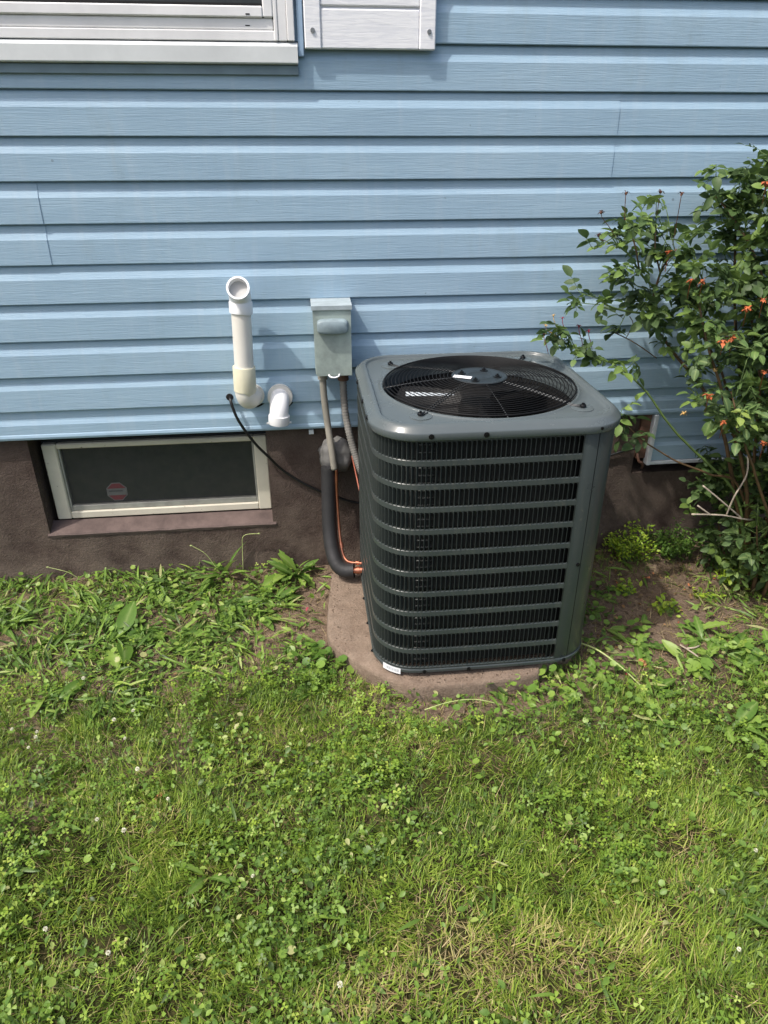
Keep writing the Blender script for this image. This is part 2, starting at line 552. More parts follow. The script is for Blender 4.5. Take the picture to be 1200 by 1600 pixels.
    def build(self, name, mat, parent=None, smooth=False, at=None, sharp=None):
        org = ORIGIN[parent.name] if parent else (at or (0, 0, 0))
        me = self.mesh(name, mat, smooth, org)
        if smooth and sharp:
            try:
                me.set_sharp_from_angle(angle=math.radians(sharp))
            except Exception:
                pass
        o = bpy.data.objects.new(name, me)
        C.objects.link(o)
        if parent:
            o.parent = parent
        else:
            o.location = org
        ORIGIN[o.name] = org
        return o


def tag(o, label=None, cat=None, group=None, kind=None):
    for k, v in (('label', label), ('category', cat), ('group', group), ('kind', kind)):
        if v:
            o[k] = v
    return o


def thing(name, loc, label, cat, group=None):
    o = bpy.data.objects.new(name, None)
    o.empty_display_size = .05
    o.location = loc
    C.objects.link(o)
    ORIGIN[o.name] = tuple(loc)
    return tag(o, label, cat, group)


def np_mesh(name, V, F, mat, tint=None, smooth=False):
    """V (n,3), F (m,3) triangles"""
    me = bpy.data.meshes.new(name)
    me.vertices.add(len(V))
    me.vertices.foreach_set('co', V.astype(np.float32).ravel())
    me.loops.add(len(F) * 3)
    me.loops.foreach_set('vertex_index', F.astype(np.int32).ravel())
    me.polygons.add(len(F))
    me.polygons.foreach_set('loop_start', np.arange(0, len(F) * 3, 3, dtype=np.int32))
    if smooth:
        me.polygons.foreach_set('use_smooth', np.ones(len(F), dtype=bool))
    if tint is not None:
        at = me.attributes.new('tint', 'FLOAT', 'POINT')
        at.data.foreach_set('value', tint.astype(np.float32))
    me.materials.append(M[mat])
    me.update(calc_edges=True)
    return me


def bez(p0, p1, p2, p3, n):
    out = []
    for i in range(n + 1):
        t = i / n
        u = 1 - t
        out.append(Vector(p0) * u ** 3 + Vector(p1) * 3 * u * u * t + Vector(p2) * 3 * u * t * t + Vector(p3) * t ** 3)
    return out


def smooth_path(pts, sub=6):
    P = [Vector(p) for p in pts]
    out = []
    for i in range(len(P) - 1):
        a = P[max(i - 1, 0)]
        b, c = P[i], P[i + 1]
        d = P[min(i + 2, len(P) - 1)]
        for k in range(sub):
            t = k / sub
            out.append(.5 * ((2 * b) + (c - a) * t + (2 * a - 5 * b + 4 * c - d) * t * t + (-a + 3 * b - 3 * c + d) * t ** 3))
    out.append(P[-1])
    return out


# value noise in numpy
_LAT = np.random.default_rng(5).random((256, 256))


def vnoise(x, y, s, ox=0.0):
    x = np.asarray(x) * s + ox + 37.3
    y = np.asarray(y) * s + ox * .7 + 91.7
    xi, yi = np.floor(x).astype(int), np.floor(y).astype(int)
    fx, fy = x - xi, y - yi
    fx, fy = fx * fx * (3 - 2 * fx), fy * fy * (3 - 2 * fy)
    g = lambda a, b: _LAT[a % 256, b % 256]
    return (g(xi, yi) * (1 - fx) + g(xi + 1, yi) * fx) * (1 - fy) + (g(xi, yi + 1) * (1 - fx) + g(xi + 1, yi + 1) * fx) * fy


def gz(x, y):
    """ground height"""
    near = np.clip((np.asarray(y) + .25) / .25, 0, 1)
    return (vnoise(x, y, 2.3) - .5) * .022 + (vnoise(x, y, 9, 3) - .5) * .010 + near * .006


# ------------------------------------------------------------------ ground
def build_ground():
    xs = np.concatenate([[-60, -30, -12, -6], np.arange(-3, 3.61, .04), [6, 12, 30, 60]])
    ys = np.concatenate([[-60, -30, -12, -6, -4], np.arange(-3, .21, .04)])
    X, Y = np.meshgrid(xs, ys)
    Z = gz(X, Y) + (vnoise(X, Y, 26, 9) - .5) * .006
    V = np.stack([X.ravel(), Y.ravel(), Z.ravel()], 1)
    nx, ny = len(xs), len(ys)
    i = np.arange(nx * ny).reshape(ny, nx)
    a, b, c, d = i[:-1, :-1].ravel(), i[:-1, 1:].ravel(), i[1:, 1:].ravel(), i[1:, :-1].ravel()
    F = np.concatenate([np.stack([a, b, c], 1), np.stack([a, c, d], 1)])
    me = np_mesh('ground', V, F, 'soil', smooth=True)
    o = bpy.data.objects.new('ground', me)
    C.objects.link(o)
    tag(o, 'brown garden soil under the lawn and along the house', 'ground', kind='structure')


build_ground()

# ------------------------------------------------------------------ house
house = thing('house', (0.4, 0.1, 0.0), 'house wall of blue dutch lap vinyl siding above a brown painted concrete foundation', 'house')
EXP = .1143
ZL = 1.5935
XL, XR = -3.2, 4.0
SEAM_R, SEAM_L = .972, -.735


def course(z0, h=EXP):
    s = h / EXP
    return [(-.0105, z0), (-.0118, z0 + .0022), (-.0114, z0 + .03 * s), (-.0105, z0 + .0712 * s), (-.0042, z0 + .0868 * s), (-.0024, z0 + .0912 * s), (-.0012, z0 + .1075 * s), (.0050, z0 + h)]


def siding_panel(z_low, ncourses, x0, x1, proud=0.0, first=False):
    prof = [(.0105, z_low + .0006)]
    for k in range(ncourses):
        prof += course(z_low + k * EXP)
    prof.append((-.0012, z_low + ncourses * EXP + .012))
    if first:      # cut starter course with a rounded bottom edge
        z8 = ZL - 8 * EXP
        zb = .5785
        prof = [(.010, zb + .006), (.002, zb + .001), (-.006, zb), (-.0115, zb + .003), (-.0135, zb + .010), (-.0118, zb + .018), (-.0098, zb + .021), (-.0092, zb + .052), (-.0032, zb + .066), (-.0018, zb + .072), (-.0014, z8)] + course(z8) + [(-.0012, z8 + EXP + .012)]
    n = max(2, int((x1 - x0) / .12))
    xs = [x0 + (x1 - x0) * i / n for i in range(n + 1)]
    mb = MB()
    v, f = [], []
    m = len(prof)
    for x in xs:
        for (y, z) in prof:
            dy = .0011 * mnoise.noise(Vector((x * 1.7, z * 2.0, 3.1))) + .0005 * mnoise.noise(Vector((x * 6, z * 9, 1.1)))
            dz = .0012 * mnoise.noise(Vector((x * .9, z * .8, 7.7)))
            v.append((x, y - proud + dy, z + dz))
    for i in range(n):
        for j in range(m - 1):
            f.append((i * m + j, (i + 1) * m + j, (i + 1) * m + j + 1, i * m + j + 1))
    # small end return so that the overlap has an edge
    for e, flip in ((0, False), (n, True)):
        o = len(v)
        for j in range(m):
            p = v[e * m + j]
            v.append((p[0], p[1] + .0040, p[2]))
        for j in range(m - 1):
            q = (e * m + j, e * m + j + 1, o + j + 1, o + j)
            f.append(q if flip else q[::-1])
    mb.add(v, f)
    mb.build('siding_panel', 'siding', house)


z = ZL - 8 * EXP
siding_panel(z, 1, XL, 1.9, first=True)          # starter (runs over the cut bottom course)
siding_panel(z, 1, 1.897, XR, .0014, first=True)
zrow = [(ZL - 7 * EXP, 1)]
for k, (lo, splits) in enumerate([(ZL - 7 * EXP, [.31]), ]):
    pass
rows = []
# double courses, counted down from the seam rows seen in the photograph
rows.append((ZL - 6 * EXP - EXP, 1, [2.4]))       # single course over the starter
rows.append((ZL - 6 * EXP, 2, [1.75]))
rows.append((ZL - 4 * EXP, 2, [SEAM_L, 2.9]))
rows.append((ZL - 2 * EXP, 2, [SEAM_R]))
rows.append((ZL, 2, [-1.9, 1.75]))
for i in range(1, 6):
    rows.append((ZL + 2 * i * EXP, 2, [[-.9, 2.6], [1.4], [-1.7, 2.2], [.9], [-.4, 3.0]][i - 1]))
for z0, n, seams in rows:
    edges = [XL] + sorted(seams) + [XR]
    for i in range(len(edges) - 1):
        siding_panel(z0, n, edges[i] - (.012 if i else 0), edges[i + 1], .0020 * ((i + 1) % 2))

# sheathing behind the siding
mb = MB()
mb.box(XL, XR, .022, .20, .59, 2.95)
mb.build('sheathing', 'rubber', house)


def foundation():
    xs = [XL, -.945, -.146, 1.222, 2.05, XR]
    zs = [-.25, .196, .335, .60]
    yf = .015
    holes = {(1, 1), (1, 2), (3, 2)}
    mb = MB()
    for i in range(5):
        for k in range(3):
            if (i, k) in holes:
                continue
            mb.add([(xs[i], yf, zs[k]), (xs[i + 1], yf, zs[k]), (xs[i + 1], yf, zs[k + 1]), (xs[i], yf, zs[k + 1])], [(0, 1, 2, 3)])
    for (xa, xb, za, zb) in ((-.945, -.146, .196, .60), (1.222, 2.05, .335, .60)):
        d = .16
        mb.add([(xa, yf, za), (xa, d, za), (xa, d, zb), (xa, yf, zb)], [(0, 1, 2, 3)])
        mb.add([(xb, yf, za), (xb, d, za), (xb, d, zb), (xb, yf, zb)], [(3, 2, 1, 0)])
        mb.add([(xa, yf, za), (xb, yf, za), (xb, d, za), (xa, d, za)], [(0, 1, 2, 3)])
        mb.add([(xa, yf, zb), (xb, yf, zb), (xb, d, zb), (xa, d, zb)], [(3, 2, 1, 0)])
        mb.add([(xa, d, za), (xb, d, za), (xb, d, zb), (xa, d, zb)], [(0, 1, 2, 3)])
    mb.build('foundation_wall', 'foundation', house)


foundation()
mb = MB()   # sloping window sill, slightly proud of the wall, with a crumbly edge
n = 40
v, f = [], []
for i in range(n + 1):
    x = -.952 + (.818) * i / n
    j = .0035 * mnoise.noise(Vector((x * 16, 2, 0)))
    k = .004 * mnoise.noise(Vector((x * 22, 5, 0)))
    v += [(x, .0125, .190 + k), (x, .009 + j * .3, .2005 + j), (x, .014, .2065 + j), (x, .075, .229), (x, .075, .185)]
for i in range(n):
    for j in range(4):
        f.append((i * 5 + j, (i + 1) * 5 + j, (i + 1) * 5 + j + 1, i * 5 + j + 1))
mb.add(v, f)
mb.build('window_sill', 'sill_paint', house)

# basement window in its recess
mb = MB()
mb.box(-.930, -.140, .096, .12, .228, .535)
bw = mb.build('basement_window', 'pane', house)
fy = .070
for (a, b_, c_, d_, y0) in ((-.9255, -.8765, .2335, .529, fy), (-.196, -.1485, .2335, .529, fy), (-.8763, -.1962, .2335, .2615, fy + .002), (-.8763, -.1962, .509, .529, fy + .002)):
    mb = MB()
    mb.box(a, b_, y0, .0955, c_, d_, .0035)
    # inner bead of the board
    mb.build('frame_board', 'oldwhite', bw)
mb = MB()
mb.box(-.8760, -.8690, fy + .009, .0955, .262, .5085, .001)
mb.box(-.2035, -.1966, fy + .009, .0955, .262, .5085, .001)
mb.box(-.8685, -.2040, fy + .009, .0955, .2620, .2830, .002)
mb.build('sash_rail', 'greyrail', bw)
mb = MB()
mb.add([(-.8685, .083, .2832), (-.2040, .083, .2832), (-.2040, .083, .5085), (-.8685, .083, .5085)], [(0, 1, 2, 3)])
mb.build('insect_screen', 'screen', bw)


def octagon(mb, cx, y, cz, r, zlo=None, zhi=None, th=.0006):
    pts = [(cx + r * math.cos(math.pi / 8 + k * math.pi / 4), cz + r * math.sin(math.pi / 8 + k * math.pi / 4)) for k in range(8)]
    mb.add([(x, y, z_) for x, z_ in pts] + [(x, y + th, z_) for x, z_ in pts], [tuple(range(8))[::-1]] + [(k, (k + 1) % 8, 8 + (k + 1) % 8, 8 + k) for k in range(8)])


scx, scz = -.706, .325
mb = MB()
octagon(mb, scx, .0938, scz, .039)
st = mb.build('warning_sticker', 'offwhite', bw)
st['label'] = 'faded red octagonal sticker with a pale band'
# rim, red field and pale band are flat print: thin layers on the sticker face
prt = MB()
octagon(prt, scx, .0930, scz, .0355)
o = prt.build('red_field', 'red', bw)
prt = MB()
prt.box(scx - .033, scx + .033, .0920, .0926, scz - .0135, scz + .0135)
prt.build('pale_band', 'offwhite', bw)
prt = MB()
xx = scx - .028
for wd in (.004, .003, .004, .004, .003, .004, .003, .006, .004, .004, .003, .004):
    prt.box(xx, xx + wd * .75, .0914, .0918, scz + .001, scz + .0065)
    xx += wd + .0003
prt.build('band_lettering', 'darkprint', bw)

# small pale clip under the starter course
mb = MB()
mb.box(.004, .021, -.004, .012, .556, .572, .001)
mb.build('starter_clip', 'jgrey', house)

# right basement opening closed with offcuts of siding in a channel
mb = MB()
mb.box(1.262, 1.278, -.016, .014, .378, .578, .002)
mb.box(1.279, 2.06, -.012, .014, .378, .392, .002)
cov = mb.build('window_cover', 'jgrey', house)
for z0 in (.394, .487):
    mb = MB()
    prof = [(.006, z0), (-.006, z0), (-.007, z0 + .002), (-.0062, z0 + .058), (.001, z0 + .071), (.002, z0 + .0925)]
    n = 8
    v, f = [], []
    for i in range(n + 1):
        for (y, zz) in prof:
            v.append((1.279 + .78 * i / n, y + .0008 * mnoise.noise(Vector((i * .7, zz * 9, 2))), zz))
    for i in range(n):
        for j in range(5):
            f.append((i * 6 + j, i * 6 + 6 + j, i * 6 + 7 + j, i * 6 + 1 + j))
    mb.add(v, f)
    mb.build('cover_strip', 'siding', cov)
mb = MB()
mb.box(1.2235, 1.2615, .004, .03, .40, .578, .002)
mb.build('rusty_strip', 'brown', cov)
mb = MB()
mb.tube(smooth_path([(1.225, -.004, .425), (1.226, -.012, .41), (1.232, -.014, .395), (1.245, -.012, .388), (1.252, -.006, .372), (1.256, 0.004, .36)]), .005, 8)
mb.build('hook', 'brown', cov)

# ---- upper window (lower part in view)
mb = MB()
mb.box(-1.60, .018, -.014, -.0125, 1.72, 2.75)
win = mb.build('upper_window', 'rubber', house)
mb = MB()
v, f = [], []
prof = [(-.012, 1.652), (-.0325, 1.6545), (-.035, 1.657), (-.035, 1.694), (-.0325, 1.6975), (-.026, 1.703), (-.012, 1.706)]
n = 30
for i in range(n + 1):
    x = -1.64 + 1.668 * i / n
    for (y, zz) in prof:
        v.append((x, y + .0006 * mnoise.noise(Vector((x * 7, zz * 8, 0))), zz + .0007 * mnoise.noise(Vector((x * 9, 4, 0)))))
m_ = len(prof)
for i in range(n):
    for j in range(m_ - 1):
        f.append((i * m_ + j, i * m_ + j + 1, i * m_ + m_ + j + 1, i * m_ + m_ + j))
f.append(tuple(n * m_ + j for j in range(m_)))
f.append(tuple(range(m_))[::-1])
mb.add(v, f)
mb.build('sill_nosing', 'sillwhite', win)
mb = MB()   # stepped vinyl frame below the sash
mb.box(-1.60, -.024, -.0285, -.0145, 1.7065, 1.730, .002)
mb.box(-1.60, -.034, -.0265, -.0145, 1.7305, 1.758, .003)
mb.box(-1.60, -.060, -.034, -.0145, 1.7585, 1.784, .003)
mb.box(-.0595, -.033, -.033, -.0145, 1.7588, 2.74, .003)
mb.build('sash_frame', 'white', win)
mb = MB()
for x0, x1, y0 in ((-.0325, -.022, -.032), (-.0215, .002, -.030), (.0025, .022, -.034)):
    mb.box(x0, x1, y0, -.0145, 1.7068, 2.74, .002)
mb.build('side_casing', 'white', win)
for bb in ((-.105, -.094, -.0348, -.0338, 1.764, 1.767), (-.108, -.096, -.0273, -.0263, 1.7400, 1.7422)):
    mb = MB()
    mb.box(*bb)
    mb.build('weep_slot', 'rubber', win)
mb = MB()
mb.box(-1.56, -.0600, -.026, -.018, 1.7845, 2.70)
mb.build('pane', 'pane', win)
mb = MB()
mb.box(-1.56, -.0605, -.030, -.0262, 1.7845, 1.790)
mb.build('glazing_bead', 'rubber', win)
mb = MB()
mb.box(.0295, .0455, -.026, -.012, 1.672, 2.75, .002)
mb.build('corner_channel', 'bluetrim', win)
mb = MB()
mb.box(-1.64, .0290, -.021, -.0125, 1.6285, 1.6515, .0015)
mb.build('apron_board', 'underblue', win)

# ---- shutter
SX0, SX1 = .0485, .4075
mb = MB()
mb.box(SX0, SX1, -.0235, -.0135, 1.6900, 2.74, .001)
shut = mb.build('shutter', 'shutter', house)
for x0, x1 in ((SX0, .0935), (.3625, SX1)):
    mb = MB()
    mb.box(x0, x1, -.0345, -.0237, 1.6895, 2.742, .003)
    mb.build('stile', 'shutter', shut)
mb = MB()
mb.box(.0940, .3620, -.0305, -.0237, 1.6905, 1.7815, .003)
mb.build('rail', 'shutter', shut)
mb = MB()
mb.box(.0940, .3620, -.0305, -.0237, 1.7875, 2.20, .003)
mb.build('raised_panel', 'shutter', shut)
for x in (.0705, .389):
    mb = MB()
    mb.disc((x, -.0345, 1.732), .006, .004, 12, 'y')
    mb.build('screw', 'alu', shut, True, sharp=40)

# ------------------------------------------------------------------ pipes on the wall
PY = -.078
vent = thing('vent_pipe', (-.19, PY, .68), 'tall white PVC vent pipe with an open elbow on top, standing off the blue siding', 'pipe')
mb = MB()
mb.tube([(-.1935, PY, .745), (-.184, PY, 1.02)], .0305, 28)
mb.build('pipe', 'pvc', vent, True, sharp=50)
mb = MB()
mb.pipe([(-.1950, PY, .748), (-.1945, PY, .7485), (-.1918, PY, .826), (-.1917, PY, .828)], [.0352, .0362, .0362, .0352], .0300)
mb.build('coupling', 'pvc_yellow', vent, True, sharp=40)
mb = MB()
mb.tube(bez((-.176, .004, .710), (-.178, -.045, .710), (-.194, PY, .70), (-.1948, PY, .752), 12), [.0335] * 13, 28)
mb.tube([(-.1755, .0, .7102), (-.1765, -.018, .7102)], .0385, 28)
mb.build('lower_elbow', 'pvc', vent, True, sharp=50)
mb = MB()
mb.disc((-.1735, -.004, .7105), .047, .006, 24, 'y')
mb.build('sealant_ring', 'rubber', vent, True, sharp=40)
mb = MB()
mb.pipe([(-.1846, PY, .998), (-.1845, PY, .9985), (-.1833, PY, 1.029), (-.1832, PY, 1.031)], [.0350, .0358, .0358, .0345], .030)
mb.build('collar', 'pvc_new', vent, True, sharp=40)
mb = MB()
mb.pipe(bez((-.1833, PY, 1.026), (-.1828, PY - .002, 1.050), (-.183, PY - .012, 1.062), (-.1835, PY - .050, 1.081), 12), [.0335] * 11 + [.0345, .0345], .0285, 30)
mb.build('top_elbow', 'pvc_new', vent, True, sharp=50)
mb = MB()
mb.tube([(-.1838, PY - .0285, 1.0702), (-.1837, PY - .0265, 1.0690)], .0286, 28)
mb.build('elbow_bore', 'pvc_in', vent, True, sharp=40)

elb = thing('vent_elbow', (-.085, -.06, .62), 'short bright white PVC elbow turned down out of the siding, right of the vent pipe', 'pipe')
mb = MB()
ctr = bez((-.086, .004, .703), (-.0865, -.050, .705), (-.0900, -.072, .690), (-.0925, -.074, .648), 14)
mb.pipe(ctr, [.0375] * 3 + [.0315] * 12, .0265, 28)
mb.build('bend', 'pvc_new', elb, True, sharp=45)
mb = MB()
mb.pipe([(-.0915, -.0740, .659), (-.0918, -.0740, .657), (-.0936, -.0745, .6305), (-.0938, -.0745, .628)], [.0320, .0352, .0352, .0340], .0285, 28)
for s in (-1, 1):
    mb.box(-.0935 + s * .0368 - .004, -.0935 + s * .0368 + .004, -.078, -.070, .6285, .6325)
mb.build('end_collar', 'pvc_new', elb, True, sharp=40)
mb = MB()
mb.tube([(-.0858, -.010, .7032), (-.0862, -.030, .7035)], .0415, 28)
mb.build('wall_flange', 'pvc', elb, True, sharp=40)
mb = MB()
mb.disc((-.083, -.004, .7035), .0475, .006, 24, 'y')
mb.build('sealant_ring', 'rubber', elb, True, sharp=40)

# ------------------------------------------------------------------ disconnect box
bx = thing('disconnect_box', (.095, -.05, .79), 'pale grey green electrical disconnect box on the blue siding behind the air conditioner', 'electrical box')
mb = MB()
mb.box(.0365, .1505, -.094, -.0125, .797, 1.012, .002)
mb.build('body', 'box', bx)
mb = MB()
v = [(.0340, -.1005, 1.003), (.1530, -.1005, 1.003), (.1525, -.1005, .7935), (.0385, -.1005, .7935)]
v2 = [(x, -.0945, z_) for x, _, z_ in v]
mb.add(v + v2, [(3, 2, 1, 0), (0, 1, 5, 4), (1, 2, 6, 5), (2, 3, 7, 6), (3, 0, 4, 7)])
mb.build('door', 'box', bx)
mb = MB()
x0, x1 = .0305, .1565
v = [(x0, -.106, 1.004), (x1, -.106, 1.004), (x1, -.106, 1.0170), (x0, -.106, 1.0170), (x0, -.013, 1.0215), (x1, -.013, 1.0215), (x0, -.013, 1.004), (x1, -.013, 1.004)]
mb.add(v, [(0, 1, 2, 3), (3, 2, 5, 4), (0, 3, 4, 6), (1, 7, 5, 2), (0, 6, 7, 1)])
mb.build('rain_hood', 'boxtop', bx)


def bulge():
    mb = MB()
    cx, cz, hw, hh = .0945, .9535, .0490, .0235
    rings = [(1.0, 0), (.985, .012), (.95, .018), (.86, .0215)]
    n = 40
    v, f = [], []
    for s, d in rings:
        ins = (1 - s) * .045
        for k in range(n):
            a = 2 * math.pi * k / n
            c_, s_ = math.cos(a), math.sin(a)
            p = 4.5
            rr = (abs(c_) ** p + abs(s_) ** p) ** (-1 / p)
            v.append((cx + (hw - ins) * rr * c_, -.1006 - d, cz + (hh - ins) * rr * s_))
    for i in range(len(rings) - 1):
        for k in range(n):
            k2 = (k + 1) % n
            f.append((i * n + k, i * n + k2, (i + 1) * n + k2, (i + 1) * n + k)[::-1])
    f.append(tuple((len(rings) - 1) * n + k for k in range(n))[::-1])
    mb.add(v, [q[::-1] for q in f])
    return mb


bulge().build('handle_cover', 'bulge', bx, True, sharp=60)
mb = MB()
mb.tube(smooth_path([(.078, -.1015, .7975), (.081, -.108, .7935), (.090, -.112, .7915), (.100, -.112, .7915), (.109, -.108, .7940), (.112, -.1015, .7980)]), .0028, 8)
mb.build('hasp', 'sticker', bx, True)

# conduits
cd = thing('conduit', (.06, -.055, .46), 'straight smooth grey conduit dropping from the disconnect box into the putty lump', 'conduit')
mb = MB()
mb.tube(smooth_path([(.058, -.055, .795), (.061, -.055, .70), (.070, -.062, .60), (.079, -.078, .52), (.085, -.086, .455)]), .0115, 14)
mb.build('tube', 'conduit', cd, True)
mb = MB()
mb.tube([(.058, -.055, .7965), (.0585, -.055, .770)], .0165, 14)
mb.build('connector', 'conduit', cd, True, sharp=40)
fx = thing('flexible_conduit', (.13, -.06, .5), 'ribbed grey flexible conduit running from the disconnect box down behind the air conditioner', 'conduit')
pth = smooth_path([(.126, -.055, .79), (.126, -.056, .72), (.131, -.062, .64), (.143, -.08, .57), (.158, -.095, .51), (.174, -.115, .46), (.19, -.125, .43), (.22, -.13, .42)], 22)
mb = MB()
mb.tube(pth, [.0112 if i % 3 else .0128 for i in range(len(pth))], 14)
mb.build('tube', 'flex', fx, True, sharp=80)
mb = MB()
mb.tube([(.126, -.055, .7965), (.126, -.055, .765)], .0185, 14)
mb.build('connector', 'brown', fx, True, sharp=40)

# putty lump where the lines enter the wall
mb = MB()
mb.blob((.093, -.018, .478), (.062, .052, .066), 26, 18, .22, 2.6, 4)
o = mb.build('putty_lump', 'putty', None, True, at=(.093, -.01, .47))
tag(o, 'lumpy dark grey duct seal putty on the foundation below the disconnect box', 'putty')

# refrigerant lines
ins = thing('suction_line', (.1, -.1, .1), 'thick black foam insulated pipe bending from the putty into the air conditioner', 'pipe')
mb = MB()
pth = smooth_path([(.066, -.062, .455), (.063, -.075, .36), (.060, -.10, .25), (.064, -.135, .175), (.078, -.172, .125), (.105, -.192, .107), (.138, -.200, .108)], 8)
mb.tube(pth, [.0265 * (1 + .03 * mnoise.noise(Vector((i * .5, 0, 0)))) for i in range(len(pth))], 18)
mb.build('foam_sleeve', 'foam', ins, True, sharp=50)
mb = MB()
mb.tube([(.132, -.200, .109), (.172, -.204, .1105)], .0115, 14)
mb.tube([(.146, -.2012, .1095), (.158, -.2025, .1100)], .0132, 14)
mb.build('copper_stub', 'copper', ins, True, sharp=40)
liq = thing('liquid_line', (.1, -.1, .1), 'thin bare copper pipe running down beside the black insulated pipe', 'pipe')
mb = MB()
mb.tube(smooth_path([(.0915, -.083, .455), (.091, -.088, .36), (.093, -.105, .27), (.096, -.13, .20), (.104, -.158, .150), (.122, -.178, .132), (.172, -.190, .130)], 8), .0052, 10)
mb.build('tube', 'copper', liq, True)
mb = MB()
mb.tube([(.0975, -.136, .188), (.1000, -.145, .172)], .0075, 10)
mb.build('brazed_joint', 'copper', liq, True, sharp=40)
mb = MB()
mb.tube([(.146, -.184, .131), (.158, -.187, .1305)], .0078, 10)
mb.build('brazed_joint', 'copper', liq, True, sharp=40)
mb = MB()
mb.tube(smooth_path([(.150, -.045, .485), (.1555, -.055, .455), (.163, -.08, .415), (.172, -.12, .37), (.185, -.17, .35)], 6), .0026, 8)
tag(mb.build('control_wire', 'wire_pink', None, True, at=(.16, -.08, .4)), 'thin orange wire from the right of the putty to the air conditioner', 'wire')
mb = MB()
cpts = [(-.253, .006, .704), (-.252, -.012, .704), (-.249, -.030, .692), (-.236, -.036, .645), (-.216, -.034, .600), (-.180, -.026, .536), (-.140, -.012, .480), (-.100, .004, .424), (-.035, .006, .370), (.033, .007, .328), (.10, .007, .297), (.175, .006, .272), (.35, .004, .255), (.6, .004, .275), (.85, .004, .33), (1.02, .004, .385), (1.14, .003, .425), (1.20, -.002, .442), (1.232, -.006, .447)]
mb.tube(smooth_path(cpts, 6), .0048, 8)
tag(mb.build('black_cable', 'cable', None, True, at=(0, 0, .3)), 'thin black cable sagging from a hole in the siding across the basement window', 'cable')
mb = MB()
mb.disc((-.2535, -.0095, .705), .0125, .004, 16, 'y')
mb.build('cable_hole', 'rubber', house)

# ------------------------------------------------------------------ concrete pad
PADZ = .058
pad_pts = [(.060, -.130), (.048, -.250), (.036, -.36), (.032, -.470), (.048, -.545), (.115, -.634), (.168, -.694), (.222, -.738), (.270, -.764), (.35, -.771), (.52, -.765), (.640, -.751), (.668, -.715), (.74, -.67), (.805, -.60), (.81, -.12)]


def pad():
    P = smooth_path([Vector((x, y, 0)) for x, y in pad_pts] + [Vector((pad_pts[0][0], pad_pts[0][1], 0))], 5)[:-1]
    n = len(P)
    cx, cy = .44, -.42
    rings = [(1.01, -.03), (1.006, PADZ - .014), (.997, PADZ - .004), (.982, PADZ), (.85, PADZ + .001), (.5, PADZ + .001)]
    v, f = [], []
    for s, zz in rings:
        for i, p in enumerate(P):
            nz = mnoise.noise(Vector((p.x * 24, p.y * 24, s * 5)))
            ss = s + (.006 * nz if s > .97 else 0)
            v.append((cx + (p.x - cx) * ss, cy + (p.y - cy) * ss, zz + (.002 * nz if zz > 0 else 0)))
    for r in range(len(rings) - 1):
        for i in range(n):
            j = (i + 1) % n
            f.append((r * n + i, r * n + j, (r + 1) * n + j, (r + 1) * n + i))
    f.append(tuple((len(rings) - 1) * n + i for i in range(n)))
    mb = MB()
    mb.add(v, f)
    o = mb.build('concrete_pad', 'pad', None, True, at=(.44, -.42, 0), sharp=50)
    tag(o, 'worn brownish concrete pad under the air conditioner', 'concrete pad')


pad()

# ------------------------------------------------------------------ air conditioner
AX0, AX1, AY0, AY1, AR = .165, .820, -.727, -.075, .12
ac = thing('air_conditioner', (.4925, -.401, PADZ), 'dark green grey outdoor air conditioner with louvered sides and a round fan grille on top', 'air conditioner')


def outline(off=0.0, rad=AR, rb=.07):
    """closed outline, starts at the right end of the front, runs left along the front, round the left, back and right"""
    x0, x1, y0, y1 = AX0 - off, AX1 + off, AY0 - off, AY1 + off
    P = []

    def arc(cx, cy, r, a0, a1, n=14):
        for i in range(n + 1):
            a = math.radians(a0 + (a1 - a0) * i / n)
            P.append(Vector((cx + r * math.cos(a), cy + r * math.sin(a), 0)))
    r = rad + off
    r2 = rb + off
    for x in np.linspace(x1 - r, x0 + r, 12):
        P.append(Vector((x, y0 - .004 * (1 - ((x - .4925) / .25) ** 2) * (1 if off > -.05 else 0), 0)))
    arc(x0 + r, y0 + r, r, 270, 180)
    arc(x0 + r2, y1 - r2, r2, 180, 90)
    arc(x1 - r2, y1 - r2, r2, 90, 0)
    arc(x1 - r, y0 + r, r, 0, -90)
    Q = [P[0]]
    for p in P[1:]:
        if (p - Q[-1]).length > 1e-5:
            Q.append(p)
    if (Q[-1] - Q[0]).length < 1e-5:
        Q.pop()
    return Q


class Path:
    def __init__(self, P):
        self.P = P + [P[0]]
        self.s = [0]
        for a, b in zip(self.P, self.P[1:]):
            self.s.append(self.s[-1] + (b - a).length)
        self.L = self.s[-1]

    def at(self, s, d=0.0):
        """point at arc length s, moved d inwards"""
        s = s % self.L
        import bisect
        i = min(max(bisect.bisect_right(self.s, s) - 1, 0), len(self.P) - 2)
        t = (s - self.s[i]) / max(1e-9, self.s[i + 1] - self.s[i])
        a, b = self.P[i], self.P[i + 1]
        p = a + (b - a) * t
        tg = (b - a).normalized()
        # blend tangents for smooth corners
        inn = Vector((tg.y, -tg.x, 0))
        return p + inn * d


body = Path(outline())
# check inward direction
_t = body.at(.1, .01)
INS = 1 if _t.y > body.at(.1).y else -1
S0 = .0                                   # right end of louvers on the front (x = .70)
S_END = None
# the louvered sheet runs from the right of the front round the left side and the back
s_right_back = body.L - (.120 * math.pi / 2) - (AY1 - AY0 - .12 - .07) + .20
ROWS = 11
ZT0, ROWP, ROWH = .8095, .0664, .0495
PITCH_L = .0127
ncell = int((s_right_back - .004) / PITCH_L)


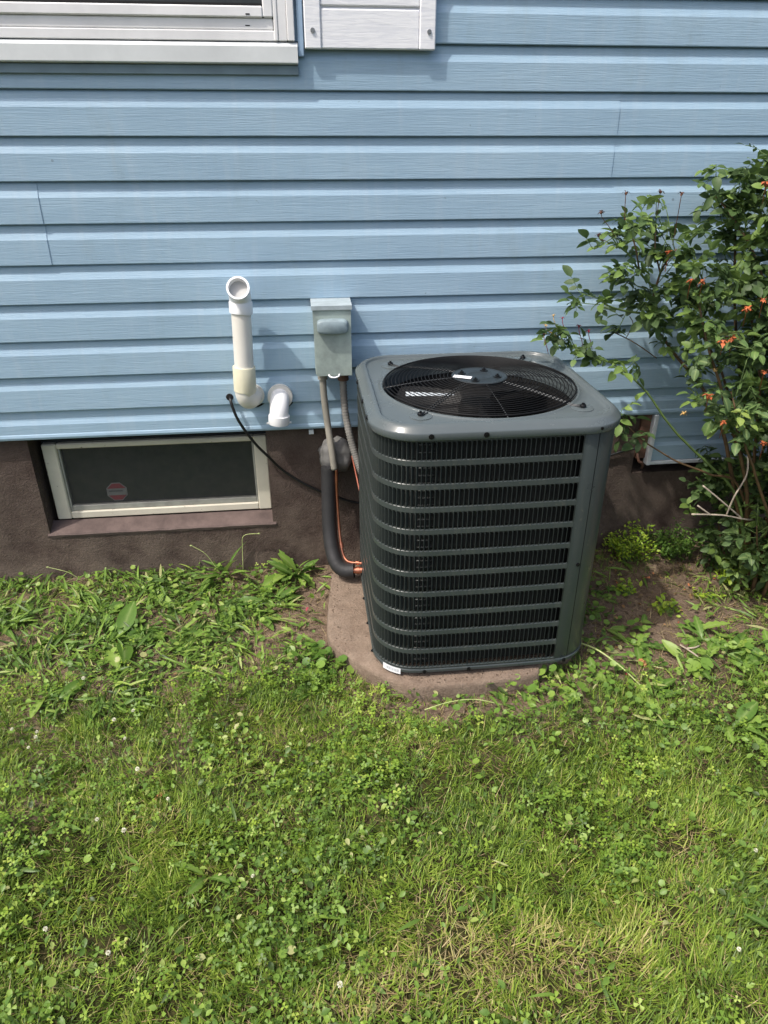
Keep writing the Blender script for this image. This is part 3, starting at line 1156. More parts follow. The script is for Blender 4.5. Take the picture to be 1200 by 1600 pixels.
def ring_strip(mb, path, s0, s1, prof, step=.02):
    """extrude profile [(inset d, z)] along the path from s0 to s1"""
    n = max(2, int((s1 - s0) / step))
    m = len(prof)
    v, f = [], []
    for i in range(n + 1):
        s = s0 + (s1 - s0) * i / n
        for d, zz in prof:
            p = path.at(s, d * INS)
            v.append((p.x, p.y, zz))
    for i in range(n):
        for j in range(m - 1):
            f.append((i * m + j, i * m + j + 1, (i + 1) * m + j + 1, (i + 1) * m + j))
    mb.add(v, f)


# sheet: bands between louver rows and the plain margin
sheet = MB()
zb = .090
edges = [.818]
for r in range(ROWS):
    edges += [ZT0 - r * ROWP, ZT0 - r * ROWP - ROWH]
edges.append(zb)
for k in range(0, len(edges), 2):
    t_, b_ = edges[k], edges[k + 1]
    ring_strip(sheet, body, 0.0, s_right_back, [(.007, b_ + .0005), (.0012, b_ + .0002), (0, b_ + .0014), (0, t_ - .0014), (.0012, t_ - .0002), (.007, t_ - .0005)])
lp = sheet.build('louvered_sheet', 'ac', ac, True, sharp=35)
for r in range(ROWS):
    zt = ZT0 - r * ROWP
    zb_ = zt - ROWH
    mb = MB()
    for c in range(ncell + 1):
        s = .001 + c * PITCH_L
        w = .0012
        a, b = body.at(s), body.at(s + w)
        ai, bi = body.at(s, .0012 * INS), body.at(s + w + .0002, .0012 * INS)
        # rib at the sheet surface
        mb.add([(a.x, a.y, zb_ - .001), (b.x, b.y, zb_ - .001), (b.x, b.y, zt + .001), (a.x, a.y, zt + .001)], [(0, 1, 2, 3)])
        # blade: from the rib inwards, leaning to the viewer's right
        q0, q1 = body.at(s), body.at(s - .0024, .0045 * INS)
        q2 = body.at(s - .0058, .0110 * INS)
        if s - .0078 > -.006:
            e = .0035
            mb.add([(q0.x, q0.y, zb_), (q0.x, q0.y, zt), (q1.x, q1.y, zt - .001), (q1.x, q1.y, zb_ + .001), (q2.x, q2.y, zt - e), (q2.x, q2.y, zb_ + e)], [(0, 3, 2, 1), (3, 5, 4, 2)])
        # rounded ends of the opening to the left of this rib
        rr = .0055
        for zz, sg in ((zt, -1), (zb_, 1)):
            pts = [(s + w, zz), (s + w, zz + sg * rr)]
            for k in range(1, 4):
                an = math.pi / 2 * k / 4
                pts.append((s + w + rr * (1 - math.cos(an)), zz + sg * rr * (1 - math.sin(an))))
            pts.append((s + w + rr, zz))
            vv = [body.at(q[0], .0003 * INS) for q in pts]
            mb.add([(p.x, p.y, q[1]) for p, q in zip(vv, pts)], [tuple(range(len(pts)))])
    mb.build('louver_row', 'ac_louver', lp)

# dark coil inside and the ends of its tubes
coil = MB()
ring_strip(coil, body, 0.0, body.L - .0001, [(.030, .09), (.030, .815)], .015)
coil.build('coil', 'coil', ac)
tubes = MB()
for k in range(33):
    zz = .105 + k * .0215
    for s_mid in (.415, ):
        pts = [body.at(s_mid + d, .0265 * INS) for d in (-.035, -.018, 0, .012)]
        tubes.tube([(p.x, p.y, zz) for p in pts], .0022, 6)
tubes.build('coil_tube_ends', 'dim_tube', ac, True)

# service corner panel at the right
cp = MB()
s_seam = body.L - .185 + .0
# seam where the front meets the corner panel: x = .742 on the right front arc
best = min((abs(body.at(body.L - s).x - .7425), s) for s in np.linspace(.0, .12, 241))[1]
s_seam = body.L - best
ring_strip(cp, body, s_right_back + .003, s_seam - .0012, [(.008, .0895), (.001, .0896), (0, .092), (0, .816), (.001, .8179), (.008, .818)], .008)
cp.build('corner_panel', 'ac', ac, True, sharp=35)
pl = MB()
ring_strip(pl, body, s_seam + .0012, body.L - .0001, [(.008, .0895), (.001, .0896), (0, .092), (0, .816), (.001, .8179), (.008, .818)], .006)
pl.build('front_post', 'ac', ac, True, sharp=35)
bk = MB()
ring_strip(bk, body, s_seam - .004, s_seam + .004, [(.003, .09), (.003, .815)], .004)
bk.build('seam_gap', 'rubber', ac)

# base pan
bp = MB()
base = Path(outline(.003, AR, .07))
ring_strip(bp, base, 0, base.L - .0001, [(.02, .0745), (.004, .0750), (0, .0780), (0, .0860), (.002, .0885), (.014, .089)], .01)
bp.build('base_pan', 'ac', ac, True, sharp=35)
for fx_, fy_ in ((.24, -.62), (.74, -.62), (.24, -.18), (.74, -.18)):
    ft = MB()
    ft.disc((fx_, fy_, PADZ + .0015), .03, .0150, 12)
    ft.build('rubber_foot', 'rubber', ac)

# top cap: from skirt over the rounded rim into the recess and the fan opening
FX, FY, FR = .497, -.403, .281
CX, CY = .4925, -.401
N = 144


def rr_pt(a, off, rad):
    """point of the rounded rectangle in direction a seen from (CX, CY)"""
    x0, x1, y0, y1 = AX0 - off - CX, AX1 + off - CX, AY0 - off - CY - .002, AY1 + off - CY
    r = max(.02, rad + off)
    ca, sa = math.cos(a), math.sin(a)
    tx = (x1 if ca > 0 else x0) / ca if abs(ca) > 1e-9 else 1e9
    ty = (y1 if sa > 0 else y0) / sa if abs(sa) > 1e-9 else 1e9
    t = min(tx, ty)
    px, py = ca * t, sa * t
    kx = (x1 - r) if px > 0 else (x0 + r)
    ky = (y1 - r) if py > 0 else (y0 + r)
    if (px - kx) * (1 if px > 0 else -1) > 0 and (py - ky) * (1 if py > 0 else -1) > 0:
        # ray / circle
        b = ca * kx + sa * ky
        c = kx * kx + ky * ky - r * r
        t = b + math.sqrt(max(0, b * b - c))
        px, py = ca * t, sa * t
    return CX + px, CY + py


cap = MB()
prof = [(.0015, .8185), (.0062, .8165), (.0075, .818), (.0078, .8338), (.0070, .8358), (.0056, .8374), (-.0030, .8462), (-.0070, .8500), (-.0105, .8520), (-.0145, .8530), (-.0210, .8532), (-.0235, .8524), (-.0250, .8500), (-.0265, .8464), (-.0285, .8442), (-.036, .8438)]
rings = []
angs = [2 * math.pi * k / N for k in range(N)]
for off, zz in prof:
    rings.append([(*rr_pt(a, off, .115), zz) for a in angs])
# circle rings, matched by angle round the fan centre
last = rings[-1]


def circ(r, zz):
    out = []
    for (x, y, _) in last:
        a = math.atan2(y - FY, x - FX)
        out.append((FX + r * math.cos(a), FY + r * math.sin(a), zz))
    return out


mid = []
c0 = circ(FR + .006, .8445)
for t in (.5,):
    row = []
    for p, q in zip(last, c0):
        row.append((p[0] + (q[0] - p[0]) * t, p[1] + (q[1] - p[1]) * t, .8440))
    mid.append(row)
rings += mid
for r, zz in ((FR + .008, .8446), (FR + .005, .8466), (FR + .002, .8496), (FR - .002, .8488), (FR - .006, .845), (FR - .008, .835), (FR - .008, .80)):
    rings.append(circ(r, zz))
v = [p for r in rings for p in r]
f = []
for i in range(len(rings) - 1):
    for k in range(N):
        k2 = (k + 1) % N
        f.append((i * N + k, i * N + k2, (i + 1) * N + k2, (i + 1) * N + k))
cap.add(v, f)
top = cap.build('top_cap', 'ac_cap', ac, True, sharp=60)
CLIPS = [(.272, -.185), (.294, -.632), (.722, -.620), (.695, -.163)]
for (x, y) in CLIPS:
    mb = MB()
    dx, dy = x - FX, y - FY
    L = math.hypot(dx, dy)
    ux, uy = dx / L, dy / L
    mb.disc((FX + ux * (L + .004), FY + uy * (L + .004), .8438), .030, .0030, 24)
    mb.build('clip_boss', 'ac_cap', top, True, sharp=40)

# dark inside of the fan well
well = MB()
well.add([(FX + (FR - .010) * math.cos(a), FY + (FR - .010) * math.sin(a), .52) for a in angs], [tuple(range(N))])
vv = []
for zz in (.80, .52):
    vv += [(FX + (FR - .006) * math.cos(a), FY + (FR - .006) * math.sin(a), zz) for a in angs]
well.add(vv, [(k, N + k, N + (k + 1) % N, (k + 1) % N) for k in range(N)])
well.build('fan_well', 'rubber', ac)

# fan: hub and three pitched blades
hub = MB()
hub.disc((FX, FY, .745), .055, .05, 24)
fan = hub.build('fan_hub', 'ac_black', ac, True, sharp=40)
for k in range(3):
    mb = MB()
    a0 = math.radians(168 + 120 * k)
    nr, nc = 6, 6
    v, f = [], []
    for i in range(nr + 1):
        r = .05 + (.200) * i / nr
        wdt = math.radians(52 + 24 * math.sin(i / nr * 2.2))
        for j in range(nc + 1):
            u = j / nc - .5
            a = a0 + wdt * u + .22 * (i / nr)
            v.append((FX + r * math.cos(a), FY + r * math.sin(a), .775 - .075 * u * (1.1 - .4 * i / nr) - .010 * (1 - 4 * u * u)))
    m_ = nc + 1
    for i in range(nr):
        for j in range(nc):
            f.append((i * m_ + j, (i + 1) * m_ + j, (i + 1) * m_ + j + 1, i * m_ + j + 1))
    mb.add(v, f)
    mb.build('fan_blade', 'fan_dark', ac, True)
# glint painted pale along a blade edge; rivet plates seen through the wires
mb = MB()
a0 = math.radians(178)
mb.add([(FX + .07 * math.cos(a0), FY + .07 * math.sin(a0), .815), (FX + .21 * math.cos(a0 - .04), FY + .21 * math.sin(a0 - .04), .815), (FX + .21 * math.cos(a0 - .14), FY + .21 * math.sin(a0 - .14), .821), (FX + .07 * math.cos(a0 - .14), FY + .07 * math.sin(a0 - .14), .818)], [(0, 1, 2, 3)])
mb.build('blade_glint', 'jgrey', ac)
mb = MB()
mb.box(FX - .160, FX - .143, FY - .205, FY - .150, .785, .788)
mb.box(FX - .130, FX - .080, FY - .235, FY - .205, .795, .798)
mb.build('rating_plate', 'sticker', ac)

# wire guard
gr = MB()


def gzz(r):
    return .8525 + .022 * (1 - (r / .275) ** 2)


NR = 19
first = None
guard = None
for i in range(NR):
    r = .080 + (.273 - .080) * i / (NR - 1)
    mb = MB()
    n = 72
    mt = 6
    v, f = [], []
    wr = .00125 if i < NR - 1 else .0026
    for k in range(n):
        a = 2 * math.pi * k / n
        for j in range(mt):
            b = 2 * math.pi * j / mt
            rr_ = r + wr * math.cos(b)
            v.append((FX + rr_ * math.cos(a), FY + rr_ * math.sin(a), gzz(r) + wr * math.sin(b)))
    for k in range(n):
        for j in range(mt):
            k2, j2 = (k + 1) % n, (j + 1) % mt
            f.append((k * mt + j, k2 * mt + j, k2 * mt + j2, k * mt + j2))
    mb.add(v, f)
    if guard is None:
        guard = mb.build('fan_guard', 'ac_black', ac, True)
    else:
        mb.build('ring_wire', 'ac_black', guard, True)
for k in range(4):
    x, y = CLIPS[k]
    a = math.atan2(y - FY, x - FX)
    L = math.hypot(x - FX, y - FY)
    for off in (-.0045, .0045):
        mb = MB()
        nx_, ny_ = -math.sin(a) * off, math.cos(a) * off
        pts = [(FX + r * math.cos(a) + nx_, FY + r * math.sin(a) + ny_, min(gzz(r), gzz(.272)) - .0032 if r > .272 else gzz(r) - .0032) for r in np.linspace(.055, L + .012, 9)]
        pts[-1] = (pts[-1][0], pts[-1][1], .8515)
        mb.tube(pts, .0021, 6)
        mb.build('support_wire', 'spoke', guard, True)
    mb = MB()
    c = (FX + (L + .006) * math.cos(a), FY + (L + .006) * math.sin(a), .8492)
    mb.disc(c, .0085, .006, 12)
    mb.box(c[0] - .003, c[0] + .003, c[1] - .003, c[1] + .003, .8552, .8595)
    mb.build('clip_bolt', 'screw', guard, True, sharp=40)
    # thin wires half way between
    a2 = (a + math.atan2(CLIPS[(k + 1) % 4][1] - FY, CLIPS[(k + 1) % 4][0] - FX)) / 2
    d = (math.atan2(CLIPS[(k + 1) % 4][1] - FY, CLIPS[(k + 1) % 4][0] - FX) - a) % (2 * math.pi)
    a2 = a + d / 2
    mb = MB()
    mb.tube([(FX + r * math.cos(a2), FY + r * math.sin(a2), gzz(r) - .0026) for r in np.linspace(.06, .278, 8)], .0015, 6)
    mb.build('spoke_wire', 'spoke', guard, True)
mb = MB()
n = 48
v, f = [], []
pr = [(.079, .8690), (.079, .8730), (.075, .8750), (.071, .8735), (.066, .8737), (.038, .8737), (.036, .8747), (.033, .8747), (.031, .8735), (.0, .8735)]
for r, zz in pr:
    for k in range(n):
        v.append((FX + max(r, .0005) * math.cos(2 * math.pi * k / n), FY + max(r, .0005) * math.sin(2 * math.pi * k / n), zz))
for i in range(len(pr) - 1):
    for k in range(n):
        f.append((i * n + k, i * n + (k + 1) % n, (i + 1) * n + (k + 1) % n, (i + 1) * n + k))
mb.add(v, f)
plate = mb.build('motor_plate', 'ac_plate', ac, True, sharp=40)
for a in (62, 152, 245, 338):
    mb = MB()
    c = (FX + .052 * math.cos(math.radians(a)), FY + .052 * math.sin(math.radians(a)))
    mb.disc((c[0], c[1], .8738), .0120, .0022, 16)
    mb.disc((c[0], c[1], .8761), .0062, .0042, 6)
    mb.tube([(c[0], c[1], .8804), (c[0], c[1], .8835)], .0026, 8)
    mb.build('motor_nut', 'screw', plate, True, sharp=40)
mb = MB()
ca, sa = math.cos(math.radians(-26)), math.sin(math.radians(-26))
cx_, cy_ = FX - .052, FY - .014
q = [(-.026, -.011), (.026, -.011), (.026, .011), (-.026, .011)]
mb.add([(cx_ + u * ca - w_ * sa, cy_ + u * sa + w_ * ca, .8760) for u, w_ in q] + [(cx_ + u * ca - w_ * sa, cy_ + u * sa + w_ * ca, .8754) for u, w_ in q], [(0, 1, 2, 3), (0, 4, 5, 1), (1, 5, 6, 2), (2, 6, 7, 3), (3, 7, 4, 0)])
mb.build('plate_sticker', 'sticker', plate)

# screws along skirt, base and post


def screw(p, nrm, r=.0052):
    mb = MB()
    p, nrm = Vector(p), Vector(nrm).normalized()
    mb.tube([p - nrm * .001, p + nrm * .0012], r * 1.35, 12)
    mb.tube([p + nrm * .0012, p + nrm * .0045], r * .85, 6)
    mb.build('screw', 'screw', ac)


def on_path(path, x=None, s=None):
    return None


def body_screw(s, zz, out=.0085, r=.0052):
    p = body.at(s)
    pin = body.at(s, .01 * INS)
    nrm = (p - pin).normalized()
    p = p + nrm * out
    screw((p.x, p.y, zz), nrm, r)


fl = .655 - 2 * .12
for s in (.70 - .690, ):
    pass
for x in (.302, .440):
    body_screw(.70 - x, .828)
body_screw(s_seam + .006, .829)
arc_l = .12 * math.pi / 2
for s in (fl + arc_l + .02, fl + arc_l + .15, fl + arc_l + .32):
    body_screw(s, .829)
for x in (.305, .438):
    body_screw(.70 - x, .0820, .004, .0045)
body_screw(s_seam + .012, .0820, .004, .0045)
for s in (fl + arc_l * .95, fl + arc_l + .13, fl + arc_l + .27):
    body_screw(s, .0820, .004, .004)
body_screw(s_seam + .010, .418, .0008, .0042)

# white barcode label wrapped on the front left base corner
lb = MB()
s_a, s_b = fl + .052, fl + .112
ring_strip(lb, base, s_a, s_b, [(-.0014, .0690), (-.0014, .0905)], .004)
lab = lb.build('barcode_label', 'sticker', ac, True)
pr_ = MB()
for k in range(14):
    s = s_a + .006 + k * .0030
    w = .0011 if k % 3 else .0019
    ring_strip(pr_, base, s, s + w, [(-.0018, .0750), (-.0018, .0850)], .003)
pr_.build('barcode_print', 'print', lab)

# ------------------------------------------------------------------ plants: leaf builder
def add_rib(me, v):
    at = me.attributes.new('rib', 'FLOAT', 'POINT')
    r = np.zeros(len(v), np.float32)
    r[1::3] = 1
    at.data.foreach_set('value', r)


def leaf_grid(L, W, nseg, shape, fold=.25, curl=.3, wave=0.0, twist=0.0):
    """a leaf along +x, lying in xy, tip curls down; returns verts, tris"""
    v, f = [], []
    for i in range(nseg + 1):
        t = i / nseg
        w = W * .5 * shape(t)
        x = L * t
        zc = -curl * L * t * t
        wv = wave * W * math.sin(t * 9)
        v += [(x, -w, zc + fold * w + wv), (x, 0, zc), (x, w, zc + fold * w - wv)]
    for i in range(nseg):
        a = i * 3
        for k in (0, 1):
            f += [(a + k, a + 3 + k, a + 4 + k), (a + k, a + 4 + k, a + 1 + k)]
    return np.array(v), np.array(f)


sh_lance = lambda t: max(.04, math.sin(math.pi * min(1, t ** .75)) ** .9 if t < 1 else .03)
sh_oval = lambda t: max(.05, (math.sin(math.pi * t ** .85)) ** .62)
sh_spoon = lambda t: .16 + .84 * max(0, math.sin(math.pi * max(0, (t - .25) / .75) ** .9)) ** .7 if t > .25 else .16
sh_tooth = lambda t: (.15 + .85 * math.sin(math.pi * t ** 1.35) ** .8) * (1 + .28 * math.sin(t * 38)) if t < 1 else .05


def scatter(tv, tf, pos, yaw, pitch, roll, scale):
    """copies of a template: returns V, F"""
    n = len(pos)
    cy, sy = np.cos(yaw), np.sin(yaw)
    cp_, sp_ = np.cos(pitch), np.sin(pitch)
    cr, sr = np.cos(roll), np.sin(roll)
    x, y, z_ = [tv[:, i][None, :] * scale[:, None] for i in range(3)]
    # roll about x
    y1 = y * cr[:, None] - z_ * sr[:, None]
    z1 = y * sr[:, None] + z_ * cr[:, None]
    # pitch up about y
    x2 = x * cp_[:, None] - z1 * sp_[:, None]
    z2 = x * sp_[:, None] + z1 * cp_[:, None]
    x3 = x2 * cy[:, None] - y1 * sy[:, None]
    y3 = x2 * sy[:, None] + y1 * cy[:, None]
    V = np.stack([x3 + pos[:, 0:1], y3 + pos[:, 1:2], z2 + pos[:, 2:3]], 2).reshape(-1, 3)
    F = (tf[None] + (np.arange(n) * len(tv))[:, None, None]).reshape(-1, 3)
    return V, F


def stuff(name, parts, mat, label, cat, smooth=True):
    Vs, Fs, Ts, o = [], [], [], 0
    for V, F, T in parts:
        Vs.append(V)
        Fs.append(F + o)
        Ts.append(T)
        o += len(V)
    me = np_mesh(name, np.concatenate(Vs), np.concatenate(Fs), mat, np.concatenate(Ts), smooth)
    ob = bpy.data.objects.new(name, me)
    C.objects.link(ob)
    return tag(ob, label, cat, kind='stuff')


# ---- where things grow
def g2(x, y, cx, cy, sx, sy):
    return np.exp(-((x - cx) / sx) ** 2 - ((y - cy) / sy) ** 2)


def in_pad(x, y):
    return (x > .035) & (x < .82) & (y > -.76) & ~((x < .25) & (y < -.58 - (x - .06) * .85)) & ~((x > .66) & (y < -.70 + (x - .66) * .3))


def bare(x, y):
    """0..1 bare soil"""
    b = 1.4 * g2(x, y, .02, -.15, .115, .30)
    b += .9 * g2(x, y, .06, -.45, .11, .16)
    b += 1.0 * g2(x, y, 1.15, -.44, .15, .17)
    b += .45 * g2(x, y, 1.0, -.35, .2, .3)
    b += .9 * g2(x, y, 1.22, -.56, .22, .12)
    b += .7 * g2(x, y, 1.35, -.25, .35, .22)
    b += .95 * g2(x, y, .45, -.83, .28, .055)
    b += .75 * g2(x, y, .28, -.80, .1, .05)
    b += .7 * g2(x, y, -.19, -.42, .14, .11)
    b += .5 * g2(x, y, -.38, -.55, .16, .07)
    b += .55 * g2(x, y, -.35, -.03, .12, .05)
    b += .6 * g2(x, y, -.55, -.33, .07, .05)
    b += .45 * g2(x, y, -1.0, -.15, .12, .08)
    b += .5 * g2(x, y, .88, -.70, .1, .06)
    return np.clip(b + (vnoise(x, y, 14, 2) - .5) * .5, 0, 1)


def dry(x, y):
    d = 1.0 * g2(x, y, .22, -1.55, .13, .10) + .9 * g2(x, y, .02, -1.58, .10, .06) + .9 * g2(x, y, .45, -1.54, .14, .08)
    d += .8 * g2(x, y, .70, -1.50, .12, .12) + .7 * g2(x, y, .23, -.95, .12, .06) + .5 * g2(x, y, .6, -.95, .2, .05)
    d += .5 * g2(x, y, -.42, -1.10, .08, .05) + .5 * g2(x, y, .82, -1.35, .10, .08) + .5 * g2(x, y, .04, -1.0, .07, .05) + .5 * g2(x, y, -.66, -.98, .08, .05)
    return np.clip(d + (vnoise(x, y, 7, 5) - .55) * .7, 0, 1)


def lawn_w(x, y):
    """how much this is mown lawn (1) rather than the weedy strip by the wall (0)"""
    edge = -.62 + (vnoise(x, y, 4, 8) - .5) * .22 - .28 * np.clip(x, 0, 1) * (x < 1.0) - .2 * (x >= 1.0)
    return np.clip((edge - y) / .18 + .5, 0, 1)


def sample(n, x0=-1.75, x1=2.3, y0=-2.3, y1=.012):
    """points, thinned away from what the photograph shows"""
    x = rng.uniform(x0, x1, n)
    y = rng.uniform(y0, y1, n)
    dist = y + 2.35
    half_l = -(-.30 - .385 * dist)
    half_r = .36 + .61 * dist
    inside = (x > -half_l - .15) & (x < half_r + .15) & (y > -1.86)
    keep = inside | (rng.random(n) < .22)
    keep &= ~in_pad(x, y)
    return x[keep], y[keep]


def blades(x, y, length, width, yaw, lean, curl, tint, zoff=0.0):
    n = len(x)
    z0 = gz(x, y) - .004 + zoff
    dx, dy = np.cos(yaw), np.sin(yaw)
    px, py = -dy, dx
    V = np.zeros((n, 7, 3))
    rows_ = ((0, 1.0), (.4, .9), (.75, .6), (1.0, 0))
    vi = 0
    for t, wf in rows_:
        ang = lean + curl * t
        # integrate roughly
        h = length * (t * np.cos(lean + curl * t * .5))
        d = length * (t * np.sin(lean + curl * t * .5))
        cx, cy, cz = x + dx * d, y + dy * d, z0 + np.maximum(h, .002 * t)
        if wf > 0:
            w = width * wf * .5
            V[:, vi] = np.stack([cx - px * w, cy - py * w, cz], 1)
            V[:, vi + 1] = np.stack([cx + px * w, cy + py * w, cz], 1)
            vi += 2
        else:
            V[:, vi] = np.stack([cx, cy, cz], 1)
    T = np.array([(0, 1, 3), (0, 3, 2), (2, 3, 5), (2, 5, 4), (4, 5, 6)])
    F = (T[None] + (np.arange(n) * 7)[:, None, None]).reshape(-1, 3)
    return V.reshape(-1, 3), F, np.repeat(tint, 7)


# mown grass
x, y = sample(480000)
p = lawn_w(x, y) * (1 - .62 * dry(x, y)) * (1 - .9 * bare(x, y)) * (.45 + .55 * (vnoise(x, y, 11, 1) > .38)) + .07 * (1 - bare(x, y))
k = rng.random(len(x)) < p
x, y = x[k], y[k]
n = len(x)
flow = vnoise(x, y, 5, 12) * 9 + vnoise(x, y, 17, 4) * 5
yaw = flow + rng.normal(0, 1.2, n)
lean = np.clip(rng.normal(.75, .36, n), .05, 1.45)
length = rng.uniform(.020, .050, n) * (.75 + .5 * vnoise(x, y, 6, 20))
tint = np.clip(.42 + .35 * (vnoise(x, y, 3.1, 7) - .5) + .35 * (vnoise(x, y, 13, 31) - .5) + .34 * dry(x, y) + rng.normal(0, .22, n), 0, 1)
stuff('lawn_grass', [blades(x, y, length, rng.uniform(.0014, .0036, n), yaw, lean, rng.uniform(-.1, .8, n), tint)], 'grass', 'short mown green grass over the lower half of the view', 'grass', False)

# dry thatch lying flat
x, y = sample(90000)
p = np.clip(.12 + 1.0 * dry(x, y) * lawn_w(x, y) + .15 * bare(x, y) + .22 * (1 - lawn_w(x, y)), 0, 1) * (1 - .55 * bare(x, y))
k = rng.random(len(x)) < p
x, y = x[k], y[k]
n = len(x)
stuff('dry_thatch', [blades(x, y, rng.uniform(.02, .06, n), rng.uniform(.0008, .0018, n), rng.uniform(0, 6.28, n), rng.uniform(1.0, 1.52, n), rng.uniform(-.3, .3, n), rng.random(n), .006)], 'straw', 'tan dry grass stems lying in the lawn', 'dry grass', False)


# clover: three round leaflets on a thin stem
def clover_template():
    v, f = [], []
    for k in range(3):
        a0 = k * 2.094
        o = len(v)
        v.append((0, 0, 0))
        for (r, da, zz) in ((.55, -.50, .06), (.95, -.42, .10), (1.02, 0.0, .04), (.95, .42, .10), (.55, .50, .06)):
            v.append((r * math.cos(a0 + da), r * math.sin(a0 + da), zz))
        f += [(o, o + 1, o + 2), (o, o + 2, o + 3), (o, o + 3, o + 4), (o, o + 4, o + 5)]
    o = len(v)
    v += [(-.04, 0, 0), (.04, 0, 0), (.3, .1, -3.2)]
    f.append((o, o + 1, o + 2))
    return np.array(v, float), np.array(f)


ctv, ctf = clover_template()
x, y = sample(95000)
patch = vnoise(x, y, 4.5, 40) * .6 + vnoise(x, y, 12, 41) * .4
p = np.clip((patch - .44) * 5, .05, 1) * (.25 + .75 * lawn_w(x, y)) * (1 - .85 * bare(x, y)) * (1 - .5 * dry(x, y))
k = rng.random(len(x)) < p * .46
x, y, patch = x[k], y[k], patch[k]
n = len(x)
pos = np.stack([x, y, gz(x, y) + rng.uniform(.016, .050, n)], 1)
V, F = scatter(ctv, ctf, pos, rng.uniform(0, 6.28, n), rng.normal(0, .35, n), rng.normal(0, .35, n), rng.uniform(.0058, .0115, n))
T = np.repeat(np.clip(.48 + .5 * (vnoise(x, y, 6, 50) - .5) + rng.normal(0, .2, n), 0, 1), len(ctv))
stuff('clover', [(V, F, T)], 'clover', 'low clover leaves spread through the lawn', 'clover')


# round scalloped ground ivy leaves
def round_template():
    v, f = [(0, 0, -.03)], []
    m = 11
    for k in range(m):
        a = math.radians(8 + 344 * k / (m - 1)) - math.pi
        r = 1 + .07 * (k % 2)
        v.append((r * math.cos(a) + .25, r * math.sin(a), .10 + .05 * (k % 2)))
    for k in range(m - 1):
        f.append((0, 1 + k, 2 + k))
    return np.array(v, float), np.array(f)


rtv, rtf = round_template()
x, y = sample(26000)
patch = vnoise(x, y, 3.5, 60) * .55 + vnoise(x, y, 10, 61) * .45
zone = np.clip(g2(x, y, .95, -.85, .55, .16) * 1.2 + g2(x, y, .0, -.62, .25, .12) + .8 * g2(x, y, -.7, -.02, .6, .06) + 1.3 * g2(x, y, .96, -.38, .11, .3) + 1.2 * g2(x, y, 1.25, -.82, .4, .14) + .7 * g2(x, y, .62, -.79, .2, .05) + .5 * (y > -.6) * (x < 0), 0, 1)
p = np.clip((patch - .46) * 4, 0.02, 1) * (.20 + .8 * zone) * (1 - .75 * bare(x, y)) + .25 * (zone > .5)
k = rng.random(len(x)) < p * .55
x, y = x[k], y[k]
n = len(x)
pos = np.stack([x, y, gz(x, y) + rng.uniform(.012, .045, n)], 1)
V, F = scatter(rtv, rtf, pos, rng.uniform(0, 6.28, n), rng.normal(.05, .35, n), rng.normal(0, .35, n), rng.uniform(.005, .0105, n))
T = np.repeat(np.clip(.55 + rng.normal(0, .22, n), 0, 1), len(rtv))
stuff('ground_ivy', [(V, F, T)], 'weed', 'creeping round leaved ground ivy among the grass', 'ground ivy')

# flattened lance shaped weed leaves of the strip along the wall
ltv, ltf = leaf_grid(1, .115, 4, sh_lance, .35, .3)
ltv2, ltf2 = leaf_grid(1, .26, 4, sh_oval, .3, .3)
parts = []
for (tv_, tf_, cnt, l0, l1, th) in ((ltv, ltf, 62000, .025, .085, .0), (ltv2, ltf2, 15000, .018, .045, .0)):
    x, y = sample(cnt)
    w = (1 - lawn_w(x, y))
    left = (x < .05)
    p = w * np.where(left, 1.0, .16) + .014
    p = p * (1 - .92 * bare(x, y)) * (.12 + .88 * (vnoise(x, y, 8, 70) * .6 + vnoise(x, y, 22, 71) * .4 > .46))
    k = rng.random(len(x)) < p
    x, y = x[k], y[k]
    n = len(x)
    fl_ = vnoise(x, y, 4, 80) * 8 - .6
    pos = np.stack([x, y, gz(x, y) + rng.uniform(.002, .026, n)], 1)
    V, F = scatter(tv_, tf_, pos, fl_ + rng.normal(0, .7, n), rng.normal(.22, .25, n), rng.normal(0, .5, n), rng.uniform(l0, l1, n))
    # keep everything above the soil and in front of the wall
    V[:, 1] = np.minimum(V[:, 1], .010)
    T = np.repeat(np.clip(.5 + .5 * (vnoise(x, y, 5, 90) - .5) + rng.normal(0, .27, n), 0, 1), len(tv_))
    parts.append((V, F, T))
stuff('weed_cover', parts, 'weed', 'flattened strap leaved weeds covering the strip along the foundation', 'weeds')

x, y = sample(60000)
patch = vnoise(x, y, 5.5, 140) * .6 + vnoise(x, y, 15, 141) * .4
k = rng.random(len(x)) < np.clip((patch - .46) * 4.5, .03, 1) * lawn_w(x, y) * (1 - .85 * bare(x, y)) * (1 - .6 * dry(x, y)) * .55
x, y = x[k], y[k]
n = len(x)
otv, otf = leaf_grid(1, .62, 3, sh_oval, .3, .25)
pos = np.stack([x, y, gz(x, y) + rng.uniform(.010, .040, n)], 1)
V, F = scatter(otv, otf, pos, rng.uniform(0, 6.28, n), rng.normal(.25, .4, n), rng.normal(0, .45, n), rng.uniform(.009, .022, n))
stuff('lawn_weed_leaves', [(V, F, np.repeat(np.clip(.55 + rng.normal(0, .24, n), 0, 1), len(otv)))], 'weed', 'small oval weed leaves mixed through the mown lawn', 'weeds')

x, y = sample(26000)
k = rng.random(len(x)) < np.where(x > .84, .34, .05) * np.clip(1 - lawn_w(x, y) + .08, 0, 1)
x, y = x[k], y[k]
n = len(x)
pos = np.stack([x, y, gz(x, y) + rng.uniform(.002, .012, n)], 1)
V, F = scatter(otv, otf, pos, rng.uniform(0, 6.28, n), rng.normal(0, .35, n), rng.normal(0, .6, n), rng.uniform(.004, .017, n))
stuff('leaf_litter', [(V, F, np.repeat(np.clip(rng.normal(.35, .3, n), 0, 1), len(otv)))], 'litter', 'small dead brown leaves scattered on the soil under the rose bush', 'dead leaves')

